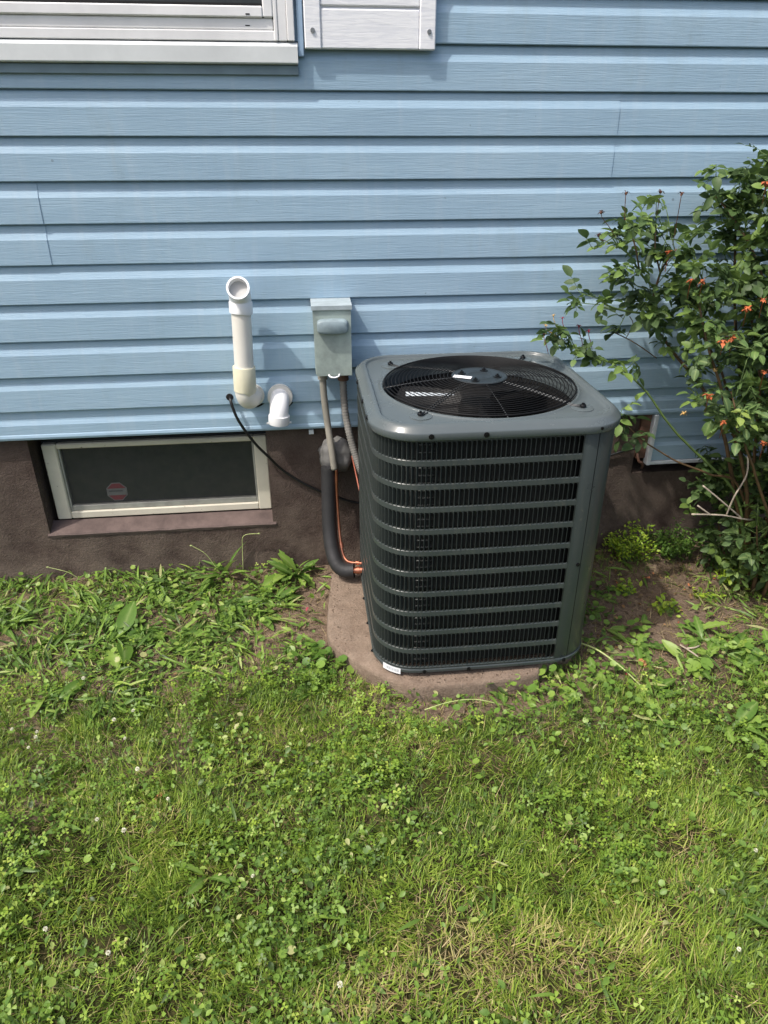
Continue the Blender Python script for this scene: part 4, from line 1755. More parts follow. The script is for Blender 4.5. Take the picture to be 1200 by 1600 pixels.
# crumbs of soil and tiny stones on the bare patches
x, y = sample(16000)
k = rng.random(len(x)) < bare(x, y) * .8
x, y = x[k], y[k]
n = len(x)
tet = np.array([(1, 0, -.5), (-.5, .9, -.5), (-.5, -.9, -.5), (0, 0, .9), (.6, .5, .3)], float)
tef = np.array([(0, 1, 3), (1, 2, 3), (2, 0, 3), (0, 4, 1), (4, 3, 1), (0, 3, 4)])
pos = np.stack([x, y, gz(x, y)], 1)
V, F = scatter(tet, tef, pos, rng.uniform(0, 6.28, n), rng.normal(0, .6, n), rng.normal(0, .6, n), rng.uniform(.001, .0048, n) * (rng.random(n) ** 2 + .4))
stuff('soil_crumbs', [(V, F, np.repeat(rng.random(n), 5))], 'soil', 'loose crumbs of soil on the bare patches', 'soil')


gx, gy = rng.uniform(.03, .80, 5200), rng.uniform(-.80, -.12, 5200)
cxx, cyy = .44, -.42
edge_ = np.maximum(np.abs(gx - .40) / .40, np.abs(gy - cyy) / .37)
k = in_pad(gx, gy + .02) & in_pad(gx - .012, gy) & (rng.random(5200) < np.clip((edge_ - .72) * 3.2, .04, .8))
gx, gy = gx[k], gy[k]
pos = np.stack([gx, gy, np.full(len(gx), .0595)], 1)
V, F = scatter(tet, tef, pos, rng.uniform(0, 6.28, len(gx)), rng.normal(0, .6, len(gx)), rng.normal(0, .6, len(gx)), rng.uniform(.0008, .0028, len(gx)))
stuff('pad_grit', [(V, F, np.repeat(rng.random(len(gx)), 5))], 'soil', 'grit and soil crumbs lying on the concrete pad', 'soil')

# ------------------------------------------------------------------ single weeds with leaves as parts
LEAF_MESH = {}


def leaf_mesh(kind, var):
    key = (kind, var)
    if key in LEAF_MESH:
        return LEAF_MESH[key]
    r_ = random.Random(hash(kind) % 97 + var)
    curl = r_.uniform(.15, .55)
    if kind == 'strap':
        v, f = leaf_grid(1, .13, 6, sh_lance, .4, curl, .05)
    elif kind == 'broad':
        v, f = leaf_grid(1, .36, 6, sh_spoon, .3, curl, .05)
    elif kind == 'dandelion':
        v, f = leaf_grid(1, .27, 14, sh_tooth, .3, curl, .03)
    elif kind == 'round':
        v, f = rtv * .5, rtf
    else:
        v, f = leaf_grid(1, .5, 6, sh_oval, .25, curl, .05)
    me = np_mesh('leaf', v, f, 'weed_obj', None, True)
    if kind != 'round':
        add_rib(me, v)
    LEAF_MESH[key] = me
    return me


def weed(name, x, y, kinds, nleaf, l0, l1, lab, cat='weed', group=None, up=(.25, 1.0), seed=0, spread=.02, yaw_c=None, yaw_s=9):
    r_ = random.Random(seed * 31 + int(x * 1000))
    z0 = float(gz(x, y))
    t = thing(name, (x, y, z0), lab, cat, group)
    for i in range(nleaf):
        kd = r_.choice(kinds)
        o = bpy.data.objects.new('leaf', leaf_mesh(kd, r_.randint(0, 3)))
        C.objects.link(o)
        o.parent = t
        yaw = (i * 2.4 + r_.uniform(-.5, .5)) if yaw_c is None else yaw_c + r_.gauss(0, yaw_s)
        pit = r_.uniform(*up)
        L = r_.uniform(l0, l1)
        py = r_.uniform(-spread, spread)
        if y + py + L * math.sin(yaw) * math.cos(pit) > .0:    # turn away from the wall
            yaw = -yaw
        o.location = (r_.uniform(-spread, spread), py if y + py < .0 else -abs(py), .004 + (r_.uniform(.01, .05) if kd == 'round' else 0))
        o.rotation_euler = (r_.gauss(0, .35), -pit, yaw)
        s = L if kd != 'round' else L * .5
        o.scale = (s, s, s)
    return t


weed('broadleaf_weed', -.075, -.045, ['broad', 'dandelion'], 24, .06, .125, 'tall bright broad leaved weed against the foundation, left of the bare soil', up=(.35, 1.15), seed=1)
weed('grassy_weed', -.345, -.020, ['strap'], 14, .08, .16, 'spiky dark green strap leaved tuft under the right end of the basement window', up=(.55, 1.35), seed=2)
weed('strap_weed', -.665, -.40, ['strap', 'broad'], 20, .08, .17, 'large clump of long arching strap leaves in the left weed strip', up=(.15, .8), seed=3, yaw_c=.6, yaw_s=1.0)
weed('strap_weed', -1.05, -.27, ['strap'], 14, .08, .15, 'dark strap leaved tuft at the left edge below the foundation', up=(.2, .9), seed=4)
weed('mallow_weed', .055, -.585, ['round', 'broad'], 24, .04, .065, 'small round leaved weed touching the left front corner of the concrete pad', up=(.1, .6), seed=5, spread=.06)
weed('mallow_weed', -.035, -.545, ['round'], 22, .04, .06, 'low round leaved weed patch beside the bare soil left of the pad', up=(.1, .6), seed=6, spread=.06)
weed('broadleaf_weed', -.015, -.66, ['broad', 'oval'], 12, .05, .09, 'dull wide leaved weed lying in front of the pad corner', up=(.02, .35), seed=7)
weed('dandelion', 1.27, -.58, ['dandelion'], 15, .07, .125, 'large toothed dandelion rosette right of the bare soil patch', 'dandelion', up=(.15, .9), seed=8, spread=.03)
weed('dandelion', 1.42, -.72, ['dandelion', 'broad'], 12, .06, .115, 'toothed dandelion at the right edge of the view', 'dandelion', up=(.15, .8), seed=9, spread=.03)
weed('dandelion', 1.02, -.60, ['dandelion'], 9, .06, .11, 'small dandelion in the middle of the bare soil patch', 'dandelion', up=(.1, .6), seed=10)
weed('broadleaf_weed', .965, -.83, ['oval', 'broad'], 9, .05, .09, 'shiny oval leaved weed in the lawn right of the air conditioner', up=(.1, .6), seed=11)
weed('broadleaf_weed', .70, -.775, ['oval', 'round', 'broad'], 18, .04, .08, 'leafy weed under the right front corner of the air conditioner', up=(.1, .7), seed=12, spread=.07)
weed('mallow_weed', .34, -.815, ['round', 'oval'], 14, .025, .045, 'sparse tiny round leaves at the middle of the pad front edge', up=(.1, .6), seed=51, spread=.10)
weed('broadleaf_weed', .54, -.805, ['round', 'oval'], 12, .035, .06, 'few pale round leaves growing along the front edge of the pad', up=(.1, .6), seed=13, spread=.09)
weed('lawn_plantain', .08, -1.07, ['broad'], 5, .06, .10, 'pale flattened plantain leaf pair in the mid lawn', 'plantain', up=(0, .3), seed=14)
weed('lawn_plantain', .70, -1.19, ['broad'], 4, .05, .08, 'single plantain with short leaves in the right lawn', 'plantain', up=(.05, .4), seed=15)
weed('dandelion', -.285, -1.28, ['dandelion'], 3, .055, .085, 'lone pale dandelion leaf standing in the lower left lawn', 'dandelion', up=(.3, .9), seed=16, spread=.008)
weed('strap_weed', -.66, -1.02, ['strap'], 13, .06, .12, 'flattened pale strap leaves at the left of the lawn', up=(.02, .3), seed=17, yaw_c=.3, yaw_s=.6)
weed('dandelion', .93, -1.585, ['dandelion', 'broad'], 9, .08, .13, 'dandelion at the lower right edge of the lawn', 'dandelion', up=(.1, .7), seed=18)
weed('dandelion', 1.15, -.98, ['dandelion', 'broad'], 10, .07, .12, 'loose leafy dandelion in the right lawn below the bare soil', 'dandelion', up=(.1, .7), seed=19)
weed('lawn_plantain', -.80, -.64, ['strap', 'broad'], 12, .06, .11, 'plantain where the left lawn meets the weed strip', 'plantain', up=(.1, .7), seed=20)
weed('dandelion', 1.16, -.735, ['dandelion', 'broad', 'round'], 16, .05, .10, 'dense toothed dandelion below the curled dry root', 'dandelion', up=(.1, .8), seed=31, spread=.04)
weed('dandelion', 1.34, -.66, ['dandelion', 'oval', 'round'], 16, .05, .10, 'dandelion with mixed round and toothed leaves just below the large rosette', 'dandelion', up=(.1, .8), seed=32, spread=.04)
weed('broadleaf_weed', .86, -.76, ['oval', 'round', 'round'], 20, .03, .06, 'round leaved weed patch under the long pale stalk', up=(.1, .7), seed=33, spread=.06)
weed('broadleaf_weed', .93, -.42, ['round', 'oval'], 22, .03, .05, 'dark low round leaved weed in the shade right of the air conditioner', up=(.1, .6), seed=34, spread=.06)
weed('broadleaf_weed', 1.04, -.30, ['round', 'oval'], 18, .03, .045, 'small round leaved weed between the air conditioner and the yellow green shrub', up=(.1, .6), seed=35, spread=.05)
weed('broadleaf_weed', 1.06, -.52, ['oval', 'oval', 'round'], 14, .03, .055, 'small shaded oval leaved weed behind the small dandelion', up=(.1, .6), seed=36, spread=.04)
gsp = 'strap leaved weeds in the strip along the foundation'
STRAP_LABELS = ['strap leaved weed under the middle of the basement window, halfway across the weed strip',
                'strap leaved weed close to the foundation under the right half of the window',
                'strap leaved weed close to the foundation under the middle of the window',
                'strap leaved weed directly behind the large arching strap leaved clump',
                'strap leaved weed in front of the spiky dark green tuft by the wall',
                'strap leaved weed against the foundation under the left end of the window',
                'strap leaved weed below the right corner of the window, nearest the wall',
                'strap leaved weed at the left rim of the bare soil by the insulated pipe',
                'strap leaved weed at the front left rim of the bare soil beside the pad',
                'strap leaved weed just right of the large arching strap leaved clump',
                'strap leaved weed between the left edge tuft and the large arching clump',
                'strap leaved weed beside the brown bare patch in the middle of the weed strip']
for i, (x, y) in enumerate([(-.50, -.22), (-.42, -.14), (-.60, -.12), (-.75, -.22), (-.30, -.22), (-.86, -.10), (-.22, -.14), (-.14, -.22), (-.20, -.30), (-.45, -.40), (-.93, -.40), (-.33, -.34)]):
    weed('strap_weed', x, y, ['strap', 'strap', 'broad'], 12, .06, .12, STRAP_LABELS[i], group=gsp, up=(.08, .6), seed=40 + i, yaw_c=(.5 if i % 2 else -.4), yaw_s=.9)
# clover blossoms
cb = MB()
for i in range(26):
    a, e = i * 2.4, math.acos(1 - 1.5 * (i + .5) / 26)
    d = Vector((math.sin(e) * math.cos(a), math.sin(e) * math.sin(a), math.cos(e)))
    t1 = d.cross(Vector((0, 0, 1))).normalized() if abs(d.z) < .99 else Vector((1, 0, 0))
    p0, p1 = d * .0035, d * random.uniform(.0085, .0105)
    cb.add([p0 + t1 * .0012, p0 - t1 * .0012, p1 - t1 * .0018, p1 + t1 * .0018], [(0, 1, 2, 3)])
bloom_me = cb.mesh('blossom', 'clover_bloom')
stm = MB()
stm.tube([(0, 0, -.045), (.004, 0, -.02), (0, 0, 0)], .0008, 5)
stem_me = stm.mesh('stem', 'stalk')
for (x, y) in [(-.78, -.81), (-.532, -.762), (-.579, -.789), (-.852, -.79), (-.777, -.829), (-.534, -.866), (-.389, -1.081), (-.547, -1.124), (-.479, -1.159), (-.479, -.982), (-.452, -1.447), (-.172, -1.315), (-.591, -1.383), (.005, -1.566), (.961, -1.381), (.797, -1.591), (-.784, -.867), (-.707, -.604)]:
    t = thing('clover_blossom', (x, y, float(gz(x, y)) + .048), 'small white clover blossom in the lawn', 'flower', 'white clover blossoms in the lawn')
    for nm, me in (('flower_head', bloom_me), ('stem', stem_me)):
        o = bpy.data.objects.new(nm, me)
        C.objects.link(o)
        o.parent = t
        s = random.uniform(.42, .68)
        o.scale = (s, s, 1 if nm == 'stem' else s)
        o.rotation_euler = (random.uniform(-.3, .3), random.uniform(-.3, .3), random.uniform(0, 6)) if nm == 'flower_head' else (0, 0, 0)

# small debris
mb = MB()
mb.tube(smooth_path([(1.165, -.625, .018), (1.178, -.66, .022), (1.196, -.70, .02)], 4), .0028, 6)
mb.tube(smooth_path([(1.176, -.648, .022), (1.200, -.652, .026), (1.222, -.640, .024), (1.230, -.622, .016)], 4), .0026, 6)
tag(mb.build('curled_root', 'deadwood', None, True, at=(1.2, -.66, .02)), 'pale curled dry root on the bare soil near the dandelion', 'root')
mb = MB()
mb.tube(smooth_path([(.815, -.585, .035), (.865, -.65, .05), (.915, -.725, .04), (.955, -.80, .02)], 5), [.0035 - .00012 * i for i in range(16)], 6)
tag(mb.build('fallen_stalk', 'stalk', None, True, at=(.88, -.68, .04)), 'long pale green stalk leaning from the right front corner of the air conditioner', 'stalk')
mb = MB()
mb.tube(smooth_path([(.29, -.835, .03), (.36, -.825, .042), (.44, -.82, .04), (.52, -.83, .02)], 5), .0016, 5)
tag(mb.build('grass_runner', 'stalk', None, True, at=(.4, -.83, .03)), 'thin grass runner lying in front of the concrete pad', 'stalk')
for i, (x, y, lab, mt, sc_) in enumerate([(.924, -.753, 'pink red fallen petal in the weeds right of the pad', 'red_bloom', .016), (.712, -.752, 'dark red fallen petal below the corner of the air conditioner', 'red_bloom', .014), (-.41, -1.04, 'small rust coloured dead leaf in the left lawn', 'dead_leaf', .018), (1.00, -.68, 'tan dead leaf on the soil beside the small dandelion', 'dead_leaf', .022), (1.36, -.30, 'orange dead leaf on the soil under the rose bush', 'dead_leaf', .018), (1.24, -.24, 'brown dead leaf on the soil beside the low green shrubs', 'dead_leaf', .02), (-.03, -.27, 'tiny orange leaf on the bare soil left of the pad', 'red_bloom', .010)]):
    v, f = leaf_grid(sc_ * 1.5, sc_, 5, sh_oval, .5, .4, .1)
    me = np_mesh('fallen_leaf', v, f, mt, None, True)
    o = bpy.data.objects.new('fallen_petal' if 'petal' in lab else 'fallen_leaf', me)
    o.location = (x, y, float(gz(x, y)) + .018)
    o.rotation_euler = (.2, .1, i * 1.7)
    C.objects.link(o)
    tag(o, lab, 'petal' if 'petal' in lab else 'leaf')

# thin dry seed stalks against the foundation
for i, (x, y, pts, lab) in enumerate([
    (-.42, -.02, [(-.36, -.02, .02), (-.40, -.015, .10), (-.45, -.012, .14)], 'thin pale bent seed stalk under the middle of the basement window'),
    (-.80, -.02, [(-.86, -.02, .02), (-.90, -.02, .06), (-.97, -.015, .085)], 'pale dry stalk leaning on the foundation below the left of the window'),
    (-.25, -.02, [(-.27, -.03, .02), (-.265, -.015, .12), (-.255, -.012, .17), (-.20, -.012, .175)], 'thin green seed stalk curving over the spiky tuft')]):
    mb = MB()
    P = smooth_path(pts, 5)
    mb.tube(P, .0013, 5)
    mb.blob(tuple(P[-1]), (.006, .003, .003), 6, 4, .2, 2, i)
    tag(mb.build('seed_stalk', 'stalk', None, True, at=pts[0]), lab, 'stalk')


# ------------------------------------------------------------------ small leafy shrubs beside the foundation
def shrub(name, x, y, rx, ry, h, n, mat, lab, seed, leaf=.013):
    r_ = np.random.default_rng(seed)
    z0 = float(gz(x, y))
    t = thing(name, (x, y, z0), lab, 'shrub')
    mb = MB()
    tips = []
    for i in range(16):
        a = r_.uniform(0, 6.28)
        rr = r_.uniform(.2, 1) ** .6
        tip = Vector((x + rx * rr * math.cos(a), min(y + ry * rr * math.sin(a), -.005), z0 + h * r_.uniform(.55, 1.0) * (1.1 - .5 * rr)))
        b = Vector((x + r_.uniform(-.02, .02), min(y + r_.uniform(-.02, .02), -.01), z0 - .01))
        P = bez(b, b + Vector((0, 0, .04)), tip - Vector((0, 0, .05)), tip, 6)
        mb.tube(P, [.0028 - .0003 * k for k in range(7)], 5)
        tips.append(P)
    mb.build('stems', 'cane_green', t, True)
    tv_, tf_ = leaf_grid(1, .62, 3, sh_oval, .25, .2)
    pos, yaw, pit = [], [], []
    for i in range(n):
        P = tips[i % len(tips)]
        s = r_.uniform(.25, 1) ** .6 * 6
        k = min(int(s), 5)
        q = P[k] + (P[k + 1] - P[k]) * (s - k)
        q = q + Vector(r_.normal(0, .012, 3))
        pos.append((q.x, min(q.y, -.002), max(q.z, z0 + .008)))
        yaw.append(r_.uniform(0, 6.28))
        pit.append(r_.normal(.35, .35))
    V, F = scatter(tv_, tf_, np.array(pos), np.array(yaw), np.array(pit), r_.normal(0, .4, n), r_.uniform(.7, 1.4, n) * leaf)
    V[:, 1] = np.minimum(V[:, 1], .008)
    V -= np.array([x, y, z0])
    me = np_mesh('foliage', V, F, mat, np.repeat(np.clip(r_.normal(.5, .25, n), 0, 1), len(tv_)), True)
    o = bpy.data.objects.new('foliage', me)
    o['kind'] = 'stuff'
    C.objects.link(o)
    o.parent = t
    return t


shrub('low_shrub', 1.23, -.075, .10, .07, .185, 760, 'box_green', 'bright yellow green low shrub against the foundation, nearest the air conditioner', 21, .012)
shrub('low_shrub', 1.41, -.08, .13, .08, .20, 1000, 'dark_green', 'mid green low shrub between the yellow green shrub and the rose canes', 22, .012)
shrub('low_shrub', 1.56, -.16, .10, .08, .15, 420, 'dark_green', 'dark low shrub in the shade at the foot of the rose bush', 23, .014)
shrub('shrub_seedling', 1.535, -.27, .06, .05, .11, 150, 'box_green', 'small yellow green seedling in front of the rose canes', 24, .017)
shrub('shrub_seedling', 1.67, -.30, .05, .06, .12, 150, 'box_green', 'yellow green seedling at the right edge under the rose bush', 25, .018)
shrub('shrub_seedling', 1.12, -.30, .03, .03, .06, 60, 'box_green', 'tiny pale seedling on the soil beside the air conditioner', 26, .016)
shrub('shrub_seedling', 1.22, -.42, .04, .03, .04, 60, 'box_green', 'tiny leafy seedling in the middle of the bare soil', 27, .019)
shrub('shrub_seedling', 1.40, -.35, .03, .03, .035, 36, 'box_green', 'tiny seedling with oval leaves on the soil in front of the rose bush', 28, .019)


# ------------------------------------------------------------------ rose bush
rose = thing('rose_bush', (1.58, -.28, .0), 'tall rambling rose bush with brown canes and withered orange blooms at the right edge', 'rose bush')
canes = [
    ([(1.562, -.28, -.02), (1.545, -.29, .15), (1.459, -.30, .368), (1.365, -.27, .623), (1.294, -.24, .741), (1.16, -.20, .886), (1.084, -.20, .987), (1.092, -.20, 1.108), (1.127, -.20, 1.18)], .0085, .0025, .52),
    ([(1.084, -.20, .987), (.983, -.22, 1.005), (.915, -.24, 1.03), (.885, -.25, 1.06)], .004, .0016, .1),
    ([(1.092, -.20, 1.06), (1.04, -.20, 1.10), (.985, -.21, 1.16), (.93, -.22, 1.20), (.905, -.23, 1.225)], .004, .0016, .1),
    ([(1.03, -.20, 1.11), (.985, -.215, 1.20), (.945, -.22, 1.27)], .003, .0014, .1),
    ([(1.092, -.20, 1.108), (1.06, -.20, 1.19), (1.05, -.20, 1.25)], .003, .0014, .1),
    ([(1.562, -.30, -.02), (1.50, -.32, .25), (1.42, -.32, .42), (1.2, -.30, .617), (1.053, -.28, .782), (.949, -.26, .854), (.816, -.25, .91), (.744, -.25, .955)], .0055, .0016, .64),
    ([(1.562, -.30, -.02), (1.52, -.33, .25), (1.421, -.34, .448), (1.30, -.36, .50), (1.174, -.36, .554), (1.05, -.36, .63), (.945, -.36, .722)], .0055, .0016, .82),
    ([(1.639, -.22, -.02), (1.60, -.22, .25), (1.529, -.20, .514), (1.414, -.15, .908), (1.342, -.13, 1.25), (1.351, -.13, 1.36)], .009, .0025, .30),
    ([(1.60, -.33, -.02), (1.56, -.35, .3), (1.512, -.35, .578), (1.412, -.30, .984), (1.354, -.25, 1.163), (1.27, -.18, 1.29), (1.245, -.16, 1.32)], .008, .002, .35),
    ([(1.587, -.28, -.02), (1.45, -.36, .42), (1.29, -.38, .737), (1.175, -.36, .977), (1.13, -.32, 1.147)], .008, .002, .62),
    ([(1.64, -.38, -.02), (1.60, -.42, .3), (1.522, -.45, .62), (1.452, -.40, 1.042), (1.377, -.33, 1.30), (1.36, -.30, 1.42)], .009, .0025, .25),
    ([(1.62, -.36, -.02), (1.55, -.44, .25), (1.391, -.48, .518), (1.27, -.50, .72), (1.235, -.47, .82)], .007, .002, .66),
    ([(1.70, -.30, -.02), (1.75, -.34, .5), (1.72, -.36, 1.0), (1.60, -.32, 1.28), (1.55, -.28, 1.40)], .010, .003, .14),
    ([(1.70, -.20, -.02), (1.80, -.20, .6), (1.82, -.22, 1.1), (1.76, -.25, 1.38)], .010, .003, .14),
    ([(1.68, -.40, -.02), (1.78, -.48, .4), (1.80, -.50, .8), (1.72, -.45, 1.1)], .008, .003, .10),
    ([(1.66, -.36, -.02), (1.62, -.46, .35), (1.50, -.50, .62), (1.44, -.48, .80)], .007, .002, .18),
    ([(1.60, -.30, -.02), (1.50, -.30, .45), (1.42, -.32, .80), (1.34, -.30, 1.02), (1.26, -.28, 1.12)], .007, .002, .3),
    ([(1.66, -.32, -.02), (1.58, -.38, .5), (1.50, -.42, .85), (1.42, -.42, 1.0)], .007, .002, .15),
    ([(1.72, -.26, -.02), (1.66, -.26, .6), (1.54, -.22, 1.05), (1.46, -.18, 1.36)], .008, .002, .25),
    ([(1.62, -.32, -.02), (1.58, -.38, .12), (1.50, -.42, .24), (1.46, -.44, .34)], .005, .002, .10),
    ([(1.66, -.34, -.02), (1.64, -.42, .14), (1.58, -.48, .28), (1.55, -.50, .42)], .005, .002, .10),
    ([(1.72, -.30, -.02), (1.74, -.38, .2), (1.68, -.44, .40), (1.64, -.46, .60)], .005, .002, .10),
    ([(1.58, -.22, -.02), (1.53, -.16, .15), (1.50, -.13, .30), (1.46, -.12, .42)], .005, .002, .10),
    ([(1.64, -.34, -.02), (1.66, -.40, .22), (1.62, -.44, .45), (1.58, -.46, .60)], .006, .002, .12),
    ([(1.60, -.26, -.02), (1.57, -.20, .25), (1.60, -.18, .5), (1.58, -.16, .7)], .006, .002, .15),
    ([(1.62, -.24, -.02), (1.56, -.16, .4), (1.44, -.12, .72), (1.30, -.11, .92), (1.22, -.12, 1.02)], .007, .002, .6),
]
rr_ = random.Random(77)
shoot_pts = []      # (point, outward dir) leaf attachment points
twigs = MB()


def path_len(P):
    return sum((b - a).length for a, b in zip(P, P[1:]))


for ci, (pts, r0, r1, leaf_from) in enumerate(canes):
    P = smooth_path(pts, 7)
    P = [p + Vector((.004 * mnoise.noise(p * 14 + Vector((ci, 0, 0))), .004 * mnoise.noise(p * 14 + Vector((0, ci, 5))), 0)) for p in P]
    mb = MB()
    nP = len(P)
    mb.tube(P, [r0 + (r1 - r0) * i / (nP - 1) for i in range(nP)], 7)
    # thorns
    for i in range(3, nP - 2, 3):
        a = rr_.uniform(0, 6.28)
        d = Vector((math.cos(a), math.sin(a), .2))
        w = (r0 + (r1 - r0) * i / nP)
        mb.tube([P[i] + d * w * .6, P[i] + d * (w + .006)], [.0016, .0002], 4)
    mb.build('cane', 'cane_green' if ci in (5, 1, 2) else 'cane', rose, True)
    L = path_len(P)
    n_sh = max(3, int(L * (1 - leaf_from) / (.040 if ci in (1, 2, 3, 4, 5, 6) else (.016 if pts[-1][0] > 1.38 else .026))))
    for k in range(n_sh):
        t = leaf_from + (1 - leaf_from) * (k + rr_.random() * .8) / n_sh
        i = min(int(t * (nP - 1)), nP - 2)
        base_ = P[i]
        tang = (P[i + 1] - P[i]).normalized()
        side = Vector((rr_.gauss(0, 1), rr_.gauss(-.35, .8), rr_.gauss(.35, .7))).normalized()
        d = (tang * .45 + side).normalized()
        Ls = rr_.uniform(.03, .13) if ci not in (5, 6) else rr_.uniform(.015, .05)
        tip = base_ + d * Ls + Vector((0, 0, .01))
        tip.y = min(tip.y, -.05)
        tip.z = max(tip.z, .12)
        Q = bez(base_, base_ + d * Ls * .4, tip - Vector((0, 0, .008)), tip, 4)
        twigs.tube(Q, [.0016, .0015, .0013, .0011, .0008], 5)
        for q in range(1, 5):
            if q == 4 or rr_.random() < .55:
                shoot_pts.append((Q[q], d, ci))
twigs.build('twigs', 'cane_green', rose, True)['kind'] = 'stuff'


def compound(seed, nl):
    r_ = random.Random(seed)
    Vs, Fs = [], []
    o = 0

    def put(v, f):
        nonlocal o
        Vs.append(v)
        Fs.append(f + o)
        o += len(v)
    Lr = .030 if nl == 3 else .046
    # rachis as a thin three sided strip
    a = MB()
    rp = [(Lr * i / 4, 0, -.10 * Lr * (i / 4) ** 2) for i in range(5)]
    a.tube(rp, [.0009, .0008, .0007, .0006, .0005], 3, False)
    tri = []
    for q in a.f:
        tri += [(q[0], q[1], q[2]), (q[0], q[2], q[3])]
    put(np.array(a.v), np.array(tri))
    slots = [(1.0, 0.0)]
    if nl >= 3:
        slots += [(.55, 1.15), (.55, -1.15)]
    if nl >= 5:
        slots += [(.22, 1.3), (.22, -1.3)]
    for t, yw in slots:
        Lf = r_.uniform(.026, .036) * (1.1 if yw == 0 else (.95 if t > .4 else .75))
        v, f = leaf_grid(1, .64, 5, sh_oval, r_.uniform(.1, .45), r_.uniform(.1, .45), .02)
        V, F = scatter(v, f, np.array([[Lr * t, 0, -.10 * Lr * t * t]]), np.array([yw + r_.gauss(0, .15)]), np.array([r_.gauss(-.1, .25)]), np.array([r_.gauss(0, .3)]), np.array([Lf]))
        put(V, F)
    return np.concatenate(Vs), np.concatenate(Fs)


variants = [compound(i, 5 if i % 3 else 3) for i in range(8)]
var_me = [np_mesh('leaf', v, f, 'rose', None, True) for v, f in variants]
for me_, (v, f) in zip(var_me, variants):
    at = me_.attributes.new('rib', 'FLOAT', 'POINT')
    r_ = np.zeros(len(v), np.float32)
    r_[15 + 1::3] = 1
    at.data.foreach_set('value', r_)
rr_.shuffle(shoot_pts)
# the nearest / most visible leaves become single leaves, the rest one mass
shoot_pts.sort(key=lambda q: (q[0].x > 1.58, q[0].y))
mass = []
cnt = 0
leaf_jobs = []
for (p, d, ci) in shoot_pts:
    nlv = 1 if ci in (5, 6) else (2 if rr_.random() < .45 else 1)
    for _ in range(nlv):
        leaf_jobs.append((p, d))
for (p, d) in leaf_jobs:
    yaw = math.atan2(d.y, d.x) + rr_.gauss(0, .9)
    if math.sin(yaw) > .3 and p.y > -.14:
        yaw = -yaw
    pit = rr_.gauss(.05, .45)
    rol = rr_.gauss(0, .45)
    s = rr_.uniform(.75, 1.28)
    vi = rr_.randrange(8)
    if cnt < 298:
        o = bpy.data.objects.new('leaf', var_me[vi])
        C.objects.link(o)
        o.parent = rose
        o.location = p - Vector(ORIGIN[rose.name])
        o.rotation_euler = (rol, -pit, yaw)
        o.scale = (s, s, s)
        cnt += 1
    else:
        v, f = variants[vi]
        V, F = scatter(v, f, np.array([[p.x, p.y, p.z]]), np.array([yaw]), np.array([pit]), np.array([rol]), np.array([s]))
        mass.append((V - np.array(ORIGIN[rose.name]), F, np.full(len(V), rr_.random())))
print('rose leaves', len(leaf_jobs))
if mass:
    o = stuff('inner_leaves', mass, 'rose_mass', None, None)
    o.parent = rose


def bloom(c, mat, r, seed, stalk_from=None, name='withered_bloom'):
    r_ = random.Random(seed)
    mb = MB()
    c = Vector(c)
    for k in range(9):
        a = k * 2.4 + r_.uniform(-.3, .3)
        e = r_.uniform(-.4, .9)
        d = Vector((math.cos(a) * math.cos(e), math.sin(a) * math.cos(e), math.sin(e)))
        sd = d.cross(Vector((.1, .2, 1))).normalized()
        L = r * r_.uniform(.8, 1.5)
        w = r * r_.uniform(.2, .42)
        m1 = c + d * L * .55 + Vector((0, 0, .15 * L))
        tp = c + d * L + Vector((0, 0, -.25 * L))
        mb.add([c - sd * w * .3, c + sd * w * .3, m1 + sd * w, m1 - sd * w, tp], [(0, 1, 2, 3), (3, 2, 4)])
    mb.blob(tuple(c), (r * .38, r * .38, r * .42), 7, 5, .3, 3, seed)
    if stalk_from is not None:
        s = Vector(stalk_from)
        mb.tube(bez(s, s + (c - s) * .3 + Vector((0, 0, .01)), c - Vector((0, 0, .02)), c, 5), .0011, 5)
    return mb.build(name, mat, rose, True)


for i, (c, sfrom) in enumerate([((.937, -.22, 1.335), (.945, -.22, 1.25)), ((1.039, -.22, 1.338), (1.05, -.20, 1.24)), ((1.104, -.22, 1.332), (1.115, -.2, 1.19)), ((.871, -.22, 1.285), (.92, -.225, 1.22)), ((.868, -.23, 1.225), (.905, -.23, 1.2))]):
    bloom(c, 'hip', .0105, 100 + i, sfrom, 'rose_hip')
for i, (c, sfrom) in enumerate([((.755, -.25, .947), (.80, -.25, .92)), ((.731, -.25, .973), (.775, -.25, .93)), ((.752, -.25, 1.002), (.79, -.25, .92))]):
    bloom(c, 'tan_bloom', .0075, 120 + i, sfrom, 'spent_bloom')
for i, c in enumerate([(.781, -.25, .994), (.864, -.26, .957), (.832, -.26, .970), (.729, -.25, .946)]):
    bloom(c, 'red_bloom', .0085 if i else .006, 130 + i, (c[0] + .02, c[1], c[2] - .06), 'red_petal')
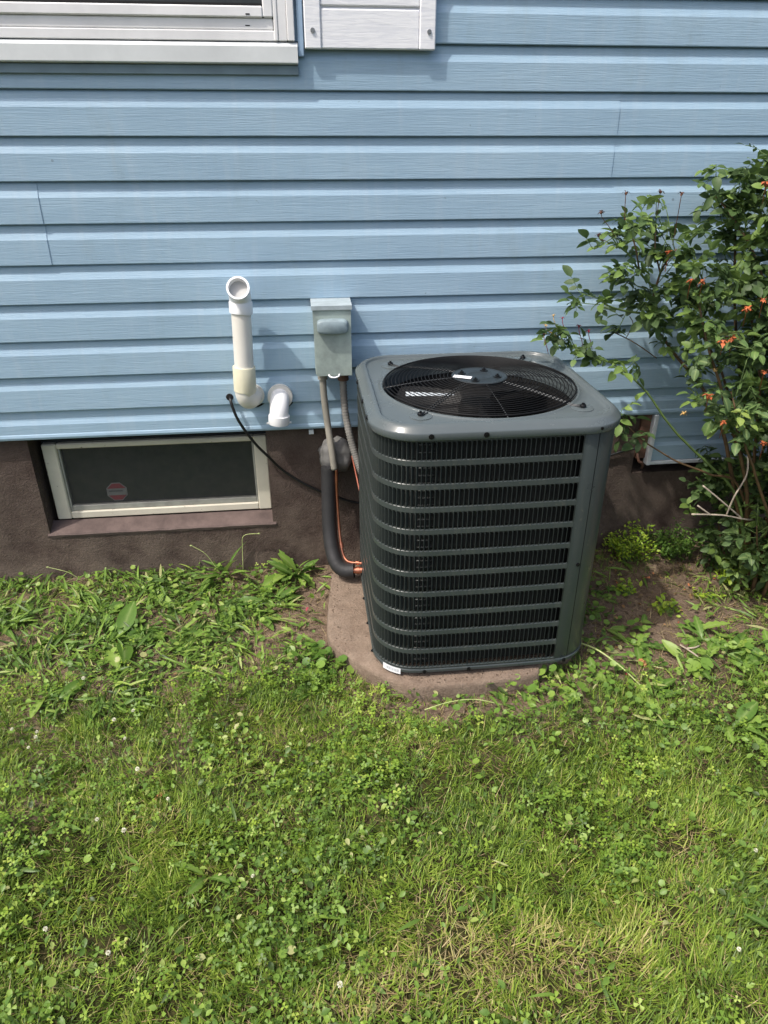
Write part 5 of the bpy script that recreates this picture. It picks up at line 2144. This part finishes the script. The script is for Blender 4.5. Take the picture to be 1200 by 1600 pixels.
for i, (c, sfrom) in enumerate([((1.216, -0.442, 1.37), (1.294, -0.32, 1.312)), ((1.218, -0.48, 1.057), (1.296, -0.36, 0.979)), ((1.184, -0.498, 0.982), (1.26, -0.38, 0.9)), ((1.075, -0.26, 1.174), (1.075, -0.26, 1.124)), ((1.147, -0.517, 0.978), (1.22, -0.4, 0.895)), ((1.11, -0.564, 0.841), (1.181, -0.45, 0.75)), ((1.381, -0.63, 0.7), (1.469, -0.52, 0.6)), ((1.278, -0.517, 1.17), (1.36, -0.4, 1.1)), ((1.083, -0.461, 1.132), (1.152, -0.34, 1.059)), ((1.049, -0.461, 1.135), (1.116, -0.34, 1.062)), ((1.297, -0.555, 0.982), (1.38, -0.44, 0.9)), ((1.25, -0.574, 0.907), (1.33, -0.46, 0.82)), ((1.222, -0.536, 1.095), (1.3, -0.42, 1.02)), ((1.335, -0.611, 0.823), (1.42, -0.5, 0.73)), ((1.316, -0.517, 1.236), (1.4, -0.4, 1.17)), ((1.166, -0.574, 0.766), (1.24, -0.46, 0.67)), ((1.278, -0.611, 0.71), (1.36, -0.5, 0.61))]):
    bloom(c, 'dry_bloom', .0165 if i < 8 else .012, 150 + i, sfrom)
for i, c in enumerate([(1.168, -.36, .715), (1.195, -.46, .795), (1.485, -.52, .62), (1.20, -.42, .87)]):
    bloom(c, 'tan_bloom', .012, 170 + i, None, 'spent_bloom')
# dead grey twigs in the low part
mb = MB()
for P in ([(1.47, -.40, .34), (1.40, -.44, .37), (1.31, -.46, .40), (1.20, -.47, .415)], [(1.40, -.44, .37), (1.30, -.45, .45), (1.235, -.44, .50)], [(1.33, -.455, .395), (1.33, -.47, .47), (1.36, -.46, .54), (1.355, -.45, .60)], [(1.27, -.465, .405), (1.22, -.46, .44)]):
    mb.tube(smooth_path(P, 5), .0028, 6)
mb.build('dead_twigs', 'deadwood', rose, True)
# spent sprig: thin bare twig reaching from the wall, dark
mb = MB()
mb.tube(smooth_path([(1.14, -.18, .84), (1.07, -.17, .885), (1.02, -.16, .91), (.985, -.16, .925)], 5), .0018, 5)
mb.tube(smooth_path([(1.035, -.16, .905), (1.045, -.17, .95), (1.03, -.17, .975)], 5), .0014, 5)
mb.build('bare_twig', 'cane', rose, True)
